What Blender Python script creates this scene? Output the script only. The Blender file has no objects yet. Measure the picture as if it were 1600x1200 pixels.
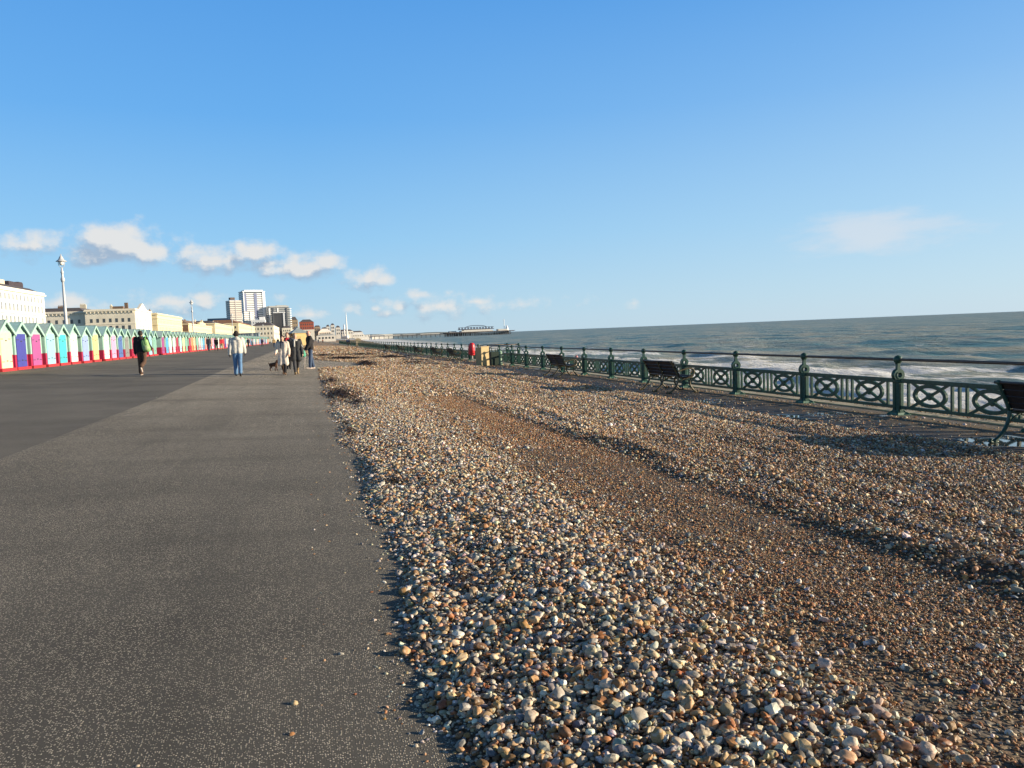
import bpy, bmesh, math, random
import numpy as np
from mathutils import Vector, Matrix
random.seed(11); rng = np.random.default_rng(5)
C = bpy.context.scene.collection
SC = bpy.context.scene
SLOPE = 0.043                       # the promenade falls towards the sea
SUN_EL = math.radians(11.5)
def gz(x): return -SLOPE * x

# ------------------------------------------------------------------ camera
AL = math.atan(315/1200); PI_ = -math.atan(82/1200); RO = math.radians(2.29); EYE = 1.45
fw = Vector((math.sin(AL)*math.cos(PI_), math.cos(AL)*math.cos(PI_), math.sin(PI_)))
r0 = Vector((math.cos(AL), -math.sin(AL), 0)); u0 = r0.cross(fw)
rt = r0*math.cos(RO) - u0*math.sin(RO); up = u0*math.cos(RO) + r0*math.sin(RO)
cam = bpy.data.cameras.new('camera'); co = bpy.data.objects.new('camera', cam); C.objects.link(co)
cam.sensor_fit = 'HORIZONTAL'; cam.sensor_width = 36; cam.lens = 27.0
cam.clip_start = 0.05; cam.clip_end = 60000
M = Matrix((rt, up, -fw)).transposed().to_4x4(); M.translation = (0, 0, EYE)
co.matrix_world = M; SC.camera = co
def ray(x, y): return (fw*1200 + rt*(x-800) - up*(y-600)).normalized()

# ------------------------------------------------------------------ node helpers
class NT:
    def __init__(s, tree): s.t = tree
    def n(s, typ, ins=None, **kw):
        nd = s.t.nodes.new(typ)
        for k, v in kw.items(): setattr(nd, k, v)
        for k, v in (ins or {}).items():
            sock = nd.inputs[k]
            if isinstance(v, bpy.types.NodeSocket): s.t.links.new(v, sock)
            else: sock.default_value = v
        return nd
    def math(s, op, a, b=0.0, c=None, clamp=False):
        ins = {0: a, 1: b}
        if c is not None: ins[2] = c
        return s.n('ShaderNodeMath', ins, operation=op, use_clamp=clamp).outputs[0]
    def ramp(s, fac, stops, interp='LINEAR'):
        nd = s.n('ShaderNodeValToRGB', {0: fac}); cr = nd.color_ramp; cr.interpolation = interp
        while len(cr.elements) < len(stops): cr.elements.new(0.5)
        for e, (p, c) in zip(cr.elements, stops):
            e.position = p; e.color = (c, c, c, 1) if isinstance(c, (int, float)) else (*c, 1)
        return nd.outputs[0]
    def mix(s, f, a, b, bt='MIX'):
        nd = s.n('ShaderNodeMix', data_type='RGBA', blend_type=bt)
        for sock, v in ((nd.inputs[0], f), (nd.inputs[6], a), (nd.inputs[7], b)):
            if isinstance(v, bpy.types.NodeSocket): s.t.links.new(v, sock)
            else: sock.default_value = (*v, 1) if isinstance(v, tuple) and len(v) == 3 else v
        return nd.outputs[2]
    def noise(s, vec, scale, detail=4.0, rough=0.55, out=0, dim='3D'):
        ins = {'Scale': scale, 'Detail': detail, 'Roughness': rough}
        if vec is not None: ins['Vector'] = vec
        return s.n('ShaderNodeTexNoise', ins, noise_dimensions=dim).outputs[out]
    def mapr(s, v, a, b, c=0.0, d=1.0):
        return s.n('ShaderNodeMapRange', {0: v, 1: a, 2: b, 3: c, 4: d}).outputs[0]
def newmat(name):
    m = bpy.data.materials.new(name); m.use_nodes = True
    nt = NT(m.node_tree); b = m.node_tree.nodes['Principled BSDF']
    return m, nt, b
_mc = {}
def mat(name, col, rough=0.7, var=0.12, scale=8.0, bump=0.0, metal=0.0, spec=None, dirt=None, world=False):
    """a procedural paint/cloth/stone: base colour broken by two noises"""
    if name in _mc: return _mc[name]
    m, t, b = newmat(name)
    tc = t.n('ShaderNodeNewGeometry').outputs['Position'] if world else t.n('ShaderNodeTexCoord').outputs['Object']
    n1 = t.noise(tc, scale, 6.0, 0.6)
    lo = tuple(c*(1-var) for c in col); hi = tuple(min(1, c*(1+var)) for c in col)
    c = t.mix(t.mapr(n1, 0.3, 0.7), lo, hi)
    if dirt:
        n2 = t.noise(tc, scale*0.4, 8.0, 0.7)
        c = t.mix(t.mapr(n2, 0.55, 0.75, 0, dirt[1]), c, dirt[0])
    t.t.links.new(c, b.inputs['Base Color'])
    b.inputs['Roughness'].default_value = rough; b.inputs['Metallic'].default_value = metal
    if spec is not None: b.inputs['Specular IOR Level'].default_value = spec
    if bump:
        bn = t.n('ShaderNodeBump', {'Strength': bump, 'Distance': 0.02, 'Height': n1})
        t.t.links.new(bn.outputs[0], b.inputs['Normal'])
    _mc[name] = m
    return m

# ------------------------------------------------------------------ mesh helpers
class MB:
    def __init__(s): s.v = []; s.f = []; s.sm = []
    def add(s, vs, fs, smooth=False, mtx=None):
        o = len(s.v)
        for p in vs:
            p = Vector(p)
            s.v.append(tuple(mtx @ p) if mtx is not None else tuple(p))
        for f in fs: s.f.append([i+o for i in f]); s.sm.append(smooth)
        return s
    def box(s, c, d, rz=0.0, mtx=None, taper=1.0):
        x, y, z = d[0]/2, d[1]/2, d[2]/2
        vs = [(-x,-y,-z),(x,-y,-z),(x,y,-z),(-x,y,-z),(-x*taper,-y*taper,z),(x*taper,-y*taper,z),(x*taper,y*taper,z),(-x*taper,y*taper,z)]
        m = Matrix.Translation(c) @ Matrix.Rotation(rz, 4, 'Z')
        if mtx is not None: m = m @ mtx
        return s.add(vs, [(3,2,1,0),(4,5,6,7),(0,1,5,4),(1,2,6,5),(2,3,7,6),(3,0,4,7)], False, m)
    def bar(s, a, b, w, t, side=(1,0,0)):
        """box from a to b; thickness t along side, width w across"""
        a, b, side = Vector(a), Vector(b), Vector(side)
        d = b-a; L = d.length; d.normalize(); k = d.cross(side).normalized(); sd = k.cross(d).normalized()
        m = Matrix((sd, k, d)).transposed().to_4x4(); m.translation = (a+b)/2
        return s.box((0,0,0), (t, w, L), 0, None) if False else s.add([m @ Vector(q) for q in
            [(-t/2,-w/2,-L/2),(t/2,-w/2,-L/2),(t/2,w/2,-L/2),(-t/2,w/2,-L/2),(-t/2,-w/2,L/2),(t/2,-w/2,L/2),(t/2,w/2,L/2),(-t/2,w/2,L/2)]],
            [(3,2,1,0),(4,5,6,7),(0,1,5,4),(1,2,6,5),(2,3,7,6),(3,0,4,7)])
    def tube(s, pts, rad, n=8, closed=False, flat=1.0, caps=True):
        pts = [Vector(p) for p in pts]; N = len(pts)
        rads = rad if isinstance(rad, (list, tuple)) else [rad]*N
        vs = []; prev = None
        for i, p in enumerate(pts):
            a = pts[i-1] if (i > 0 or closed) else p; b = pts[(i+1) % N] if (i < N-1 or closed) else p
            d = (b-a).normalized()
            ref = prev if prev is not None else (Vector((0,0,1)) if abs(d.z) < 0.9 else Vector((1,0,0)))
            k = ref - d*ref.dot(d)
            if k.length < 1e-6: k = d.orthogonal()
            k.normalize(); prev = k; l = d.cross(k)
            for j in range(n):
                an = 2*math.pi*j/n
                vs.append(p + k*math.cos(an)*rads[i] + l*math.sin(an)*rads[i]*flat)
        fs = []
        for i in range(N if closed else N-1):
            for j in range(n):
                a = i*n+j; b = i*n+(j+1) % n; c = ((i+1) % N)*n+(j+1) % n; d = ((i+1) % N)*n+j
                fs.append((a, b, c, d))
        if not closed and caps: fs.append(list(range(n))[::-1]); fs.append([(N-1)*n+j for j in range(n)])
        return s.add(vs, fs, True)
    def lathe(s, prof, c=(0,0,0), n=16, smooth=True, ph=0.0):
        vs = []; fs = []
        for r, z in prof:
            for j in range(n):
                a = 2*math.pi*j/n+ph; vs.append((c[0]+r*math.cos(a), c[1]+r*math.sin(a), c[2]+z))
        for i in range(len(prof)-1):
            for j in range(n): fs.append((i*n+j, i*n+(j+1) % n, (i+1)*n+(j+1) % n, (i+1)*n+j))
        fs.append(list(range(n))[::-1]); fs.append([(len(prof)-1)*n+j for j in range(n)])
        return s.add(vs, fs, smooth)
    def prism(s, poly, t, f):
        """extrude the 2-D polygon by t; f maps (u, v, w) to a point"""
        n = len(poly)
        vs = [f(u, v, -t/2) for u, v in poly] + [f(u, v, t/2) for u, v in poly]
        fs = [list(range(n))[::-1], [n+i for i in range(n)]] + [(i, (i+1) % n, n+(i+1) % n, n+i) for i in range(n)]
        return s.add(vs, fs)
    def ball(s, c, r, n=12, m=8, sc=(1,1,1)):
        vs = []; fs = []
        for i in range(m+1):
            th = math.pi*i/m
            for j in range(n):
                a = 2*math.pi*j/n
                vs.append((c[0]+r*sc[0]*math.sin(th)*math.cos(a), c[1]+r*sc[1]*math.sin(th)*math.sin(a), c[2]+r*sc[2]*math.cos(th)))
        for i in range(m):
            for j in range(n): fs.append((i*n+j, (i+1)*n+j, (i+1)*n+(j+1) % n, i*n+(j+1) % n))
        return s.add(vs, fs, True)
    def mesh(s, name, m=None):
        me = bpy.data.meshes.new(name); me.from_pydata(s.v, [], s.f)
        me.polygons.foreach_set('use_smooth', s.sm)
        bm = bmesh.new(); bm.from_mesh(me); bmesh.ops.remove_doubles(bm, verts=bm.verts, dist=1e-6)
        bmesh.ops.recalc_face_normals(bm, faces=bm.faces); bm.to_mesh(me); bm.free()
        if m: me.materials.append(m)
        me.update(); return me
    def build(s, name, m, parent=None, loc=None):
        return put(name, s.mesh(name, m), parent, loc)
def put(name, me, parent=None, loc=None, m=None):
    o = bpy.data.objects.new(name, me); C.objects.link(o)
    if parent: o.parent = parent
    if loc: o.location = loc
    if m:                                     # material on the object, so meshes can be shared
        o.material_slots[0].link = 'OBJECT'; o.material_slots[0].material = m
    return o
def tag(o, label=None, cat=None, group=None, kind=None):
    if label: o['label'] = label
    if cat: o['category'] = cat
    if group: o['group'] = group
    if kind: o['kind'] = kind
    return o
def thing(name, label, cat, loc=(0,0,0), rz=0.0, group=None):
    o = bpy.data.objects.new(name, None); C.objects.link(o); o.empty_display_size = 0.2
    o.location = loc; o.rotation_euler = (0, 0, rz)
    return tag(o, label, cat, group)
def npmesh(name, V, F, m=None, smooth=True):
    me = bpy.data.meshes.new(name)
    me.vertices.add(len(V)); me.vertices.foreach_set('co', np.asarray(V, np.float32).ravel())
    F = np.asarray(F, np.int32); k = F.shape[1]
    me.loops.add(F.size); me.loops.foreach_set('vertex_index', F.ravel())
    me.polygons.add(len(F)); me.polygons.foreach_set('loop_start', np.arange(len(F), dtype=np.int32)*k)
    me.polygons.foreach_set('use_smooth', np.full(len(F), smooth))
    me.update(calc_edges=True)
    if m: me.materials.append(m)
    return me
def grid(name, X, Y, Z, m):
    ny, nx = X.shape
    V = np.stack([X, Y, Z], -1).reshape(-1, 3)
    i = np.arange(ny-1)[:, None]*nx + np.arange(nx-1)[None, :]
    F = np.stack([i, i+1, i+nx+1, i+nx], -1).reshape(-1, 4)
    return put(name, npmesh(name, V, F, m))
def vnoise(x, y, seed=0):
    """smooth value noise, -1..1"""
    xi = np.floor(x).astype(np.int64); yi = np.floor(y).astype(np.int64); fx = x-xi; fy = y-yi
    fx = fx*fx*(3-2*fx); fy = fy*fy*(3-2*fy)
    def h(a, b):
        n = (a*374761393 + b*668265263 + seed*982451653) & 0x7fffffff
        n = ((n ^ (n >> 13))*1274126177) & 0x7fffffff
        return ((n ^ (n >> 16)) & 0xffff)/32767.5-1
    return (h(xi, yi)*(1-fx)+h(xi+1, yi)*fx)*(1-fy)+(h(xi, yi+1)*(1-fx)+h(xi+1, yi+1)*fx)*fy
def fbm(x, y, seed=0, o=4):
    r = 0; a = 1.0; s = 0
    for k in range(o): r = r+a*vnoise(x*2**k, y*2**k, seed+k); s += a; a *= .5
    return r/s
def sstep(a, b, x):
    t = np.clip((x-a)/(b-a), 0, 1); return t*t*(3-2*t)

# ------------------------------------------------------------------ light, sky and clouds
sun_dir = Vector((math.cos(AL)*math.cos(SUN_EL), -math.sin(AL)*math.cos(SUN_EL), math.sin(SUN_EL)))
sl = bpy.data.lights.new('sun', 'SUN'); so = bpy.data.objects.new('sun', sl); C.objects.link(so)
sl.energy = 5.0; sl.angle = math.radians(0.5); sl.color = (1.0, 0.85, 0.62)
so.rotation_euler = sun_dir.to_track_quat('Z', 'Y').to_euler()
def build_world():
    w = bpy.data.worlds.new('World'); SC.world = w; w.use_nodes = True
    nt = w.node_tree; t = NT(nt); bg = nt.nodes['Background']
    sky = t.n('ShaderNodeTexSky', sky_type='NISHITA'); sky.sun_disc = False
    sky.sun_elevation = SUN_EL
    sky.sun_rotation = math.atan2(sun_dir.x, sun_dir.y)
    sky.air_density = 1.0; sky.dust_density = 0.4; sky.ozone_density = 2.0; sky.altitude = 0
    # cloud field: ellipses in azimuth/elevation broken up by noise
    g = bpy.data.node_groups.new('cloud_field', 'ShaderNodeTree')
    g.interface.new_socket('uv', in_out='INPUT', socket_type='NodeSocketVector')
    g.interface.new_socket('d', in_out='OUTPUT', socket_type='NodeSocketFloat')
    q = NT(g); gi = g.nodes.new('NodeGroupInput'); go = g.nodes.new('NodeGroupOutput')
    blobs = CLOUDS
    acc = None
    for (x, y, rx, ry, k) in blobs:
        d = ray(x, y); az = math.atan2(d.x, d.y); el = math.atan2(d.z, math.hypot(d.x, d.y))
        s1 = q.n('ShaderNodeVectorMath', {0: gi.outputs[0], 1: (az, el, 0)}, operation='SUBTRACT').outputs[0]
        s2 = q.n('ShaderNodeVectorMath', {0: s1, 1: (1200/rx, 1200/ry, 0)}, operation='MULTIPLY').outputs[0]
        ln = q.n('ShaderNodeVectorMath', {0: s2}, operation='LENGTH').outputs['Value']
        v = q.math('MULTIPLY_ADD', ln, -k, k)
        acc = v if acc is None else q.n('ShaderNodeMath', {0: acc, 1: v, 2: 0.25}, operation='SMOOTH_MAX').outputs[0]
    sc = q.n('ShaderNodeVectorMath', {0: gi.outputs[0], 1: (1.0, 1.25, 1.0)}, operation='MULTIPLY').outputs[0]
    n1 = q.noise(sc, 36.0, 8.0, 0.62)
    n2 = q.noise(sc, 9.0, 3.0, 0.5)
    wv = q.n('ShaderNodeVectorMath', {0: sc, 1: q.n('ShaderNodeVectorMath', {0: q.noise(sc, 40.0, 2.0, .5, 1), 3: .012}, operation='SCALE').outputs[0]}, operation='ADD').outputs[0]
    vo = q.n('ShaderNodeTexVoronoi', {'Vector': wv, 'Scale': 42.0, 'Smoothness': .6}, feature='SMOOTH_F1').outputs['Distance']
    a = q.math('MULTIPLY_ADD', n1, 2.1, -1.05)
    b = q.math('ADD', q.math('MULTIPLY_ADD', n2, 0.8, -0.4), q.math('MULTIPLY_ADD', vo, -.75, .30))
    tot = q.math('ADD', acc, q.math('ADD', a, b))
    g.links.new(tot, go.inputs[0])
    tc = t.n('ShaderNodeTexCoord').outputs['Generated']
    xyz = t.n('ShaderNodeSeparateXYZ', {0: tc})
    az = t.math('ARCTAN2', xyz.outputs[0], xyz.outputs[1])
    hyp = t.math('SQRT', t.math('ADD', t.math('POWER', xyz.outputs[0], 2.0), t.math('POWER', xyz.outputs[1], 2.0)))
    el = t.math('ARCTAN2', xyz.outputs[2], hyp)
    uv = t.n('ShaderNodeCombineXYZ', {0: az, 1: el, 2: 0.0}).outputs[0]
    uv2 = t.n('ShaderNodeVectorMath', {0: uv, 1: (0.008, 0.016, 0.0)}, operation='ADD').outputs[0]
    G1 = nt.nodes.new('ShaderNodeGroup'); G1.node_tree = g; nt.links.new(uv, G1.inputs[0])
    G2 = nt.nodes.new('ShaderNodeGroup'); G2.node_tree = g; nt.links.new(uv2, G2.inputs[0])
    d1, d2 = G1.outputs[0], G2.outputs[0]
    alpha = t.n('ShaderNodeMapRange', {0: d1, 1: -0.16, 2: 0.95, 3: 0.0, 4: 0.92}, interpolation_type='SMOOTHSTEP').outputs[0]
    lit = t.mapr(t.math('SUBTRACT', d1, d2), -0.22, 0.42)
    ccol = t.mix(lit, (2.1, 2.7, 3.5), (4.65, 4.6, 4.5))
    # clear winter air: the sky texture carried towards the blues seen in the photograph, by elevation; unseen zenith darkened to cut blue fill
    k = 6.15
    tint = t.ramp(t.mapr(el, -0.02, 0.62), [(0.0, (.50, .66, .78)), (0.08, (.40, .63, .82)), (0.22, (.27, .56, .86)), (0.45, (.13, .41, .84)), (0.68, (.085, .33, .78)), (0.82, (.035, .09, .20)), (1.0, (.022, .045, .095))])
    tint = t.n('ShaderNodeVectorMath', {0: tint, 3: k}, operation='SCALE').outputs[0]
    pale = t.math('MULTIPLY', t.mapr(az, 0.0, 1.1), t.mapr(el, 0.0, 0.42, 0.75, 0.0))
    tint = t.mix(pale, tint, (.56*k, .72*k, .84*k))
    base = t.mix(0.88, sky.outputs[0], tint)
    nt.links.new(base, bg.inputs['Color']); bg.inputs['Strength'].default_value = 0.1
    # clouds only exist in a low band of the sky; elsewhere the plain sky is used
    band = t.math('MULTIPLY', t.math('MULTIPLY', t.math('GREATER_THAN', el, 0.0), t.math('LESS_THAN', el, 0.17)),
                  t.math('MULTIPLY', t.math('GREATER_THAN', az, -0.45), t.math('LESS_THAN', az, 1.0)))
    dw = ray(1368, 362); wa, we = math.atan2(dw.x, dw.y), math.atan2(dw.z, math.hypot(dw.x, dw.y))
    w1 = t.n('ShaderNodeVectorMath', {0: uv, 1: (wa, we, 0)}, operation='SUBTRACT').outputs[0]
    w1 = t.n('ShaderNodeVectorMath', {0: w1, 1: (1200/125, 1200/34, 0)}, operation='MULTIPLY').outputs[0]
    wl = t.n('ShaderNodeVectorMath', {0: w1}, operation='LENGTH').outputs['Value']
    wn = t.noise(t.n('ShaderNodeVectorMath', {0: uv, 1: (14.0, 46.0, 1)}, operation='MULTIPLY').outputs[0], 1.0, 6.0, .6)
    wisp = t.n('ShaderNodeMapRange', {0: t.math('ADD', t.math('SUBTRACT', 1.0, wl), t.math('MULTIPLY_ADD', wn, 1.6, -.8)), 1: -.1, 2: 0.8, 3: 0.0, 4: .62}, interpolation_type='SMOOTHSTEP').outputs[0]
    ccol = t.mix(t.math('GREATER_THAN', wisp, alpha), ccol, (4.2, 4.4, 4.7))
    alpha = t.math('MAXIMUM', alpha, wisp)
    bg2 = t.n('ShaderNodeBackground', {'Color': t.mix(alpha, base, ccol), 'Strength': 0.1})
    ms = t.n('ShaderNodeMixShader', {0: band, 1: bg.outputs[0], 2: bg2.outputs[0]})
    nt.links.new(ms.outputs[0], nt.nodes['World Output'].inputs[0])
    w.cycles.sampling_method = 'MANUAL'; w.cycles.sample_map_resolution = 512
CLOUDS = [(190,382,66,34,1.7),(238,394,40,22,1.35),(130,396,44,20,1.15),(58,384,56,22,1.0),(402,394,44,22,1.5),(335,408,66,22,1.2),
          (470,420,66,20,1.55),(512,410,32,18,1.3),(572,437,46,20,1.25),(100,472,40,14,1.3),(285,472,48,13,1.15),(310,466,24,11,1.1),(298,386,44,22,0.7),
          (690,479,84,11,0.85),(745,471,40,8,0.9),(650,462,34,9,0.75),(586,483,15,9,0.95),(480,492,60,9,0.7),(990,474,12,9,0.6),(610,490,60,8,.6),(300,396,70,26,.85),(225,392,90,22,.8),(440,412,80,20,.85),(680,478,170,17,.5),(250,476,170,16,.35)]
build_world()
SC.view_settings.view_transform = 'Standard'; SC.view_settings.look = 'None'
SC.view_settings.gamma = 1.0; SC.view_settings.exposure = 0.8
# ------------------------------------------------------------------ promenade surfaces
def edge_x(y):
    """left edge of the shingle thrown over the promenade"""
    y = np.asarray(y, float)
    e = 0.40 + 0.10*vnoise(y*0.9, y*0+3.1, 7) + 0.06*vnoise(y*3.1, y*0+1.7, 8) + 0.04*vnoise(y*8.3, y*0+2.2, 9)
    e = e + 2.4*sstep(40, 43, y)*(1-sstep(48, 57, y)) - 1.0*sstep(58, 80, y) - 0.8*sstep(110, 190, y)
    return e
def bed_h(x, y):
    """thickness of the shingle over the paving"""
    x = np.asarray(x, float); y = np.asarray(y, float)
    e = edge_x(y); w = 0.12*vnoise(y*0.35, y*0+9.0, 3) + 0.05*vnoise(y*1.3, y*0, 4)
    up_ = sstep(0.0, 0.22, x-e)
    h = up_*(0.026 + 0.034*sstep(0.1, 1.0, x-e))
    h = h - 0.022*sstep(1.5, 2.3, x-w)*(1-sstep(3.55, 3.85, x-w))*(1-0.6*sstep(30, 60, y))
    a1 = np.clip(.55+.9*vnoise(y*.55, y*0+2, 71), 0, 1.2)*(1-sstep(20, 34, y)); a2 = np.clip(.55+.9*vnoise(y*.5, y*0+6, 72), 0, 1.2)*(1-sstep(18, 30, y))
    w2 = w + .10*vnoise(y*.9, y*0+4, 73) + .05*vnoise(y*2.6, y*0+4, 74)
    h = h + a1*0.036*np.exp(-((x-4.02-w2)/0.15)**2) + a2*0.042*np.exp(-((x-4.40-w2*1.2)/0.17)**2) + 0.012*sstep(4.0, 5.2, x-w)
    h = h + up_*(0.016*fbm(x*1.3, y*0.45, 21, 3) + 0.008*fbm(x*4.0, y*2.0, 31, 2))
    h = h + 0.030*np.clip(.4+.8*vnoise(y*.4, y*0+1, 75), 0, 1)*np.exp(-((x-6.6-w2*1.5)/.16)**2)+0.035*np.clip(.4+.8*vnoise(y*.33, y*0+11, 76), 0, 1)*np.exp(-((x-8.0-w2*1.5)/.18)**2)
    h = h + sstep(4.3, 5.0, x)*(0.022*fbm(x*2.4, y*.4, 91, 3)+.010*fbm(x*6, y*1.6, 92, 2))
    h = h + 0.012*np.sin(x*3.3+0.8*vnoise(y*.2, y*0, 6))*sstep(4.6, 5.4, x)*(1-sstep(7.6, 8.2, x))
    h = h - 0.085*sstep(7.6, 8.9, x+0.5*vnoise(y*0.25, y*0+5, 12))
    return np.where(x < e, -0.02, h)
CHIP_SUN = .8        # painted light: path colour pales with distance, for sun caught on raised chips
def asphalt(name, base, chip, amt, scale, strip):
    m, t, b = newmat(name)
    tc = t.n('ShaderNodeTexCoord').outputs['Object']
    v = t.n('ShaderNodeTexVoronoi', {'Vector': tc, 'Scale': scale, 'Randomness': 1.0}, feature='F1')
    rnd = t.n('ShaderNodeSeparateColor', {0: v.outputs['Color']})
    big = t.noise(tc, 0.55, 5.0, 0.6)
    mid = t.noise(tc, 4.5, 5.0, 0.65)
    streak = t.noise(t.n('ShaderNodeMapping', {'Vector': tc, 'Scale': (1.4, 0.12, 1)}).outputs[0], 1.0, 4.0, 0.55)
    keep = t.math('LESS_THAN', rnd.outputs[0], t.math('ADD', amt, t.math('MULTIPLY_ADD', mid, 0.5, -0.25)))
    dome = t.mapr(v.outputs['Distance'], 0.0, 0.5, 1.0, 0.0)
    msk = t.math('MULTIPLY', t.math('GREATER_THAN', dome, 0.12), keep)
    cc = t.mix(rnd.outputs[1], tuple(c*0.45 for c in chip), tuple(min(1, c*1.35) for c in chip))
    cc = t.mix(t.math('MULTIPLY', rnd.outputs[2], 0.35), cc, (0.22, 0.2, 0.2))
    bc = t.mix(t.mapr(big, 0.32, 0.7), tuple(c*0.75 for c in base), tuple(c*1.3 for c in base))
    col = t.mix(msk, bc, cc)
    col = t.mix(t.mapr(streak, 0.5, 0.8, 0.0, 0.45), col, tuple(c*0.55 for c in base))
    col = t.mix(t.mapr(t.noise(tc, 0.16, 4.0, 0.6), 0.45, 0.62, 0.0, 0.3), col, tuple(c*1.9 for c in base))
    band = t.noise(t.n('ShaderNodeMapping', {'Vector': tc, 'Scale': (.10, 0.8, 1)}).outputs[0], 1.0, 5.0, 0.6)
    col = t.mix(t.mapr(band, 0.5, 0.7, 0.0, 0.35 if strip > 1 else .12), col, tuple(c*0.6 for c in base))
    chip_sun = t.mapr(t.math('MULTIPLY_ADD', t.noise(tc, .5, 4.0, .6), 9.0, t.n('ShaderNodeSeparateXYZ', {0: tc}).outputs[1]), 8.0, 24.0)
    col = t.mix(t.math('MULTIPLY', chip_sun, CHIP_SUN), col, (1.75, 1.72, 1.68), 'MULTIPLY') if strip > 1 else col
    spot = t.mapr(t.noise(tc, 2.3, 6.0, .7), .68, .74, 0, .55)
    col = t.mix(spot, col, (.035, .03, .026))
    t.t.links.new(col, b.inputs['Base Color'])
    fine = t.noise(tc, 260.0, 2.0, 0.5)
    hgt = t.math('ADD', t.math('MULTIPLY', t.math('MULTIPLY', dome, keep), strip), t.math('MULTIPLY', fine, 0.25))
    bp = t.n('ShaderNodeBump', {'Strength': 1.0, 'Distance': 0.008, 'Height': hgt})
    t.t.links.new(bp.outputs[0], b.inputs['Normal'])
    b.inputs['Roughness'].default_value = 0.82; b.inputs['Specular IOR Level'].default_value = 0.3
    return m
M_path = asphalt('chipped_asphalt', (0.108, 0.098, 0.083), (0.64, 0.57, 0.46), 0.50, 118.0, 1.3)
M_road = asphalt('dark_asphalt', (0.140, 0.125, 0.104), (0.30, 0.27, 0.21), 0.28, 120.0, 0.5)
def sheet(name, x0, x1, y0, y1, dz, m, nx=2, ny=2, wob=None):
    X, Y = np.meshgrid(np.linspace(x0, x1, nx), np.linspace(y0, y1, ny))
    if wob is not None: X = X+wob(X, Y)
    return grid(name, X, Y, -SLOPE*X+dz, m)
# the ground: one sheet from the lawns behind the huts to the sea wall, to the horizon
M_lawn = mat('winter_lawn', (0.10, 0.12, 0.045), 0.95, 0.3, 0.5, 0.2)
tag(grid('ground', *np.meshgrid(np.array([-900., -140., -22.]), np.array([-40., 200., 900., 3600.])), np.tile(np.array([[.62, .62, .62]]), (4, 1)), M_lawn), kind='structure')
tag(sheet('road', -22, -3.55, -40, 900, 0.0, M_road, 3, 40), kind='structure')
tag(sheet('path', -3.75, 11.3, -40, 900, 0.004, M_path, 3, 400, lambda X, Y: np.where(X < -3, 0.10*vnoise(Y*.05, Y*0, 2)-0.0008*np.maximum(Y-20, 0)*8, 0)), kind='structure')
# wet bare paving in front of the railings, with puddles; the dark tone also holds painted railing shade
m, t, b = newmat('wet_shaded_paving'); tc = t.n('ShaderNodeTexCoord').outputs['Object']
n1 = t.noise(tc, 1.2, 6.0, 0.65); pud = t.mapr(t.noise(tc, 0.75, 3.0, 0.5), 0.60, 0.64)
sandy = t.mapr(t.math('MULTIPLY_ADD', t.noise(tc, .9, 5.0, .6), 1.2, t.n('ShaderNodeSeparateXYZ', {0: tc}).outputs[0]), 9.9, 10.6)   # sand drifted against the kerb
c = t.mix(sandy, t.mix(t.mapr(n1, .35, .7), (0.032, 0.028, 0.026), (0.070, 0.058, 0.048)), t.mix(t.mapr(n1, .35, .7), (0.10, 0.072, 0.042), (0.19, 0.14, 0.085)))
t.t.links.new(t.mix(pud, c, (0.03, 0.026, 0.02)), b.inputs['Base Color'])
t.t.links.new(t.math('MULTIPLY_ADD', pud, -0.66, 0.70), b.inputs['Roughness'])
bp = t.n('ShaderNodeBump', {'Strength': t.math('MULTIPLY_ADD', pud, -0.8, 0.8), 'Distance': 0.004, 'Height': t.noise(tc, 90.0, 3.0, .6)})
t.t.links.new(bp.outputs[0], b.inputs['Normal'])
tag(sheet('wet_shaded_pavement', 7.0, 11.3, -10, 160, 0.012, m, 2, 60), kind='structure')
# concrete edge and sea wall
m_con = mat('sea_wall_concrete', (0.46, 0.41, 0.31), 0.85, 0.22, 1.4, 0.3, dirt=((0.30, 0.16, 0.07), 0.75))
sw = MB()
for k in range(60):
    y0 = -20+k*15; sw.box((11.93, y0+7.5, gz(11.6)-2.95), (1.26, 14.98, 6.0))
tag(sw.build('sea_wall', m_con), 'long pale concrete sea wall below and beyond the green railings', 'wall')

# ------------------------------------------------------------------ shingle bed
PAL = np.array([(.42,.255,.125),(.35,.175,.07),(.47,.34,.20),(.235,.13,.062),(.54,.45,.32),(.29,.27,.245),(.205,.21,.22),(.68,.63,.55),(.12,.105,.09),(.39,.34,.265),(.30,.125,.05)])
m, t, b = newmat('shingle_bed'); tc = t.n('ShaderNodeTexCoord').outputs['Object']
wv = t.n('ShaderNodeVectorMath', {0: tc, 1: t.n('ShaderNodeVectorMath', {0: t.noise(tc, 22.0, 2.0, .5, 1), 3: 0.05}, operation='SCALE').outputs[0]}, operation='ADD').outputs[0]
def stones(scale):
    v = t.n('ShaderNodeTexVoronoi', {'Vector': wv, 'Scale': scale}, feature='F1')
    r = t.n('ShaderNodeSeparateColor', {0: v.outputs['Color']})
    col = t.ramp(r.outputs[0], [(0, PAL[3]), (.14, PAL[1]), (.3, PAL[0]), (.46, PAL[2]), (.6, PAL[4]), (.68, PAL[9]), (.78, PAL[5]), (.86, PAL[6]), (.92, PAL[7]), (.97, PAL[8])], 'CONSTANT')
    gap = t.mapr(v.outputs['Distance'], 0.25, 0.75, 1.0, 0.0)
    return col, gap
c1, g1 = stones(30.0); c2, g2 = stones(9.0)
sx = t.n('ShaderNodeSeparateXYZ', {0: tc})
far = t.mapr(sx.outputs[1], 25.0, 70.0)
col = t.mix(far, c1, c2)
sand = t.mix(t.mapr(t.noise(tc, 9.0, 5.0, .6), .35, .65), (0.048, 0.033, 0.019), (0.105, 0.070, 0.042))
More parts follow.
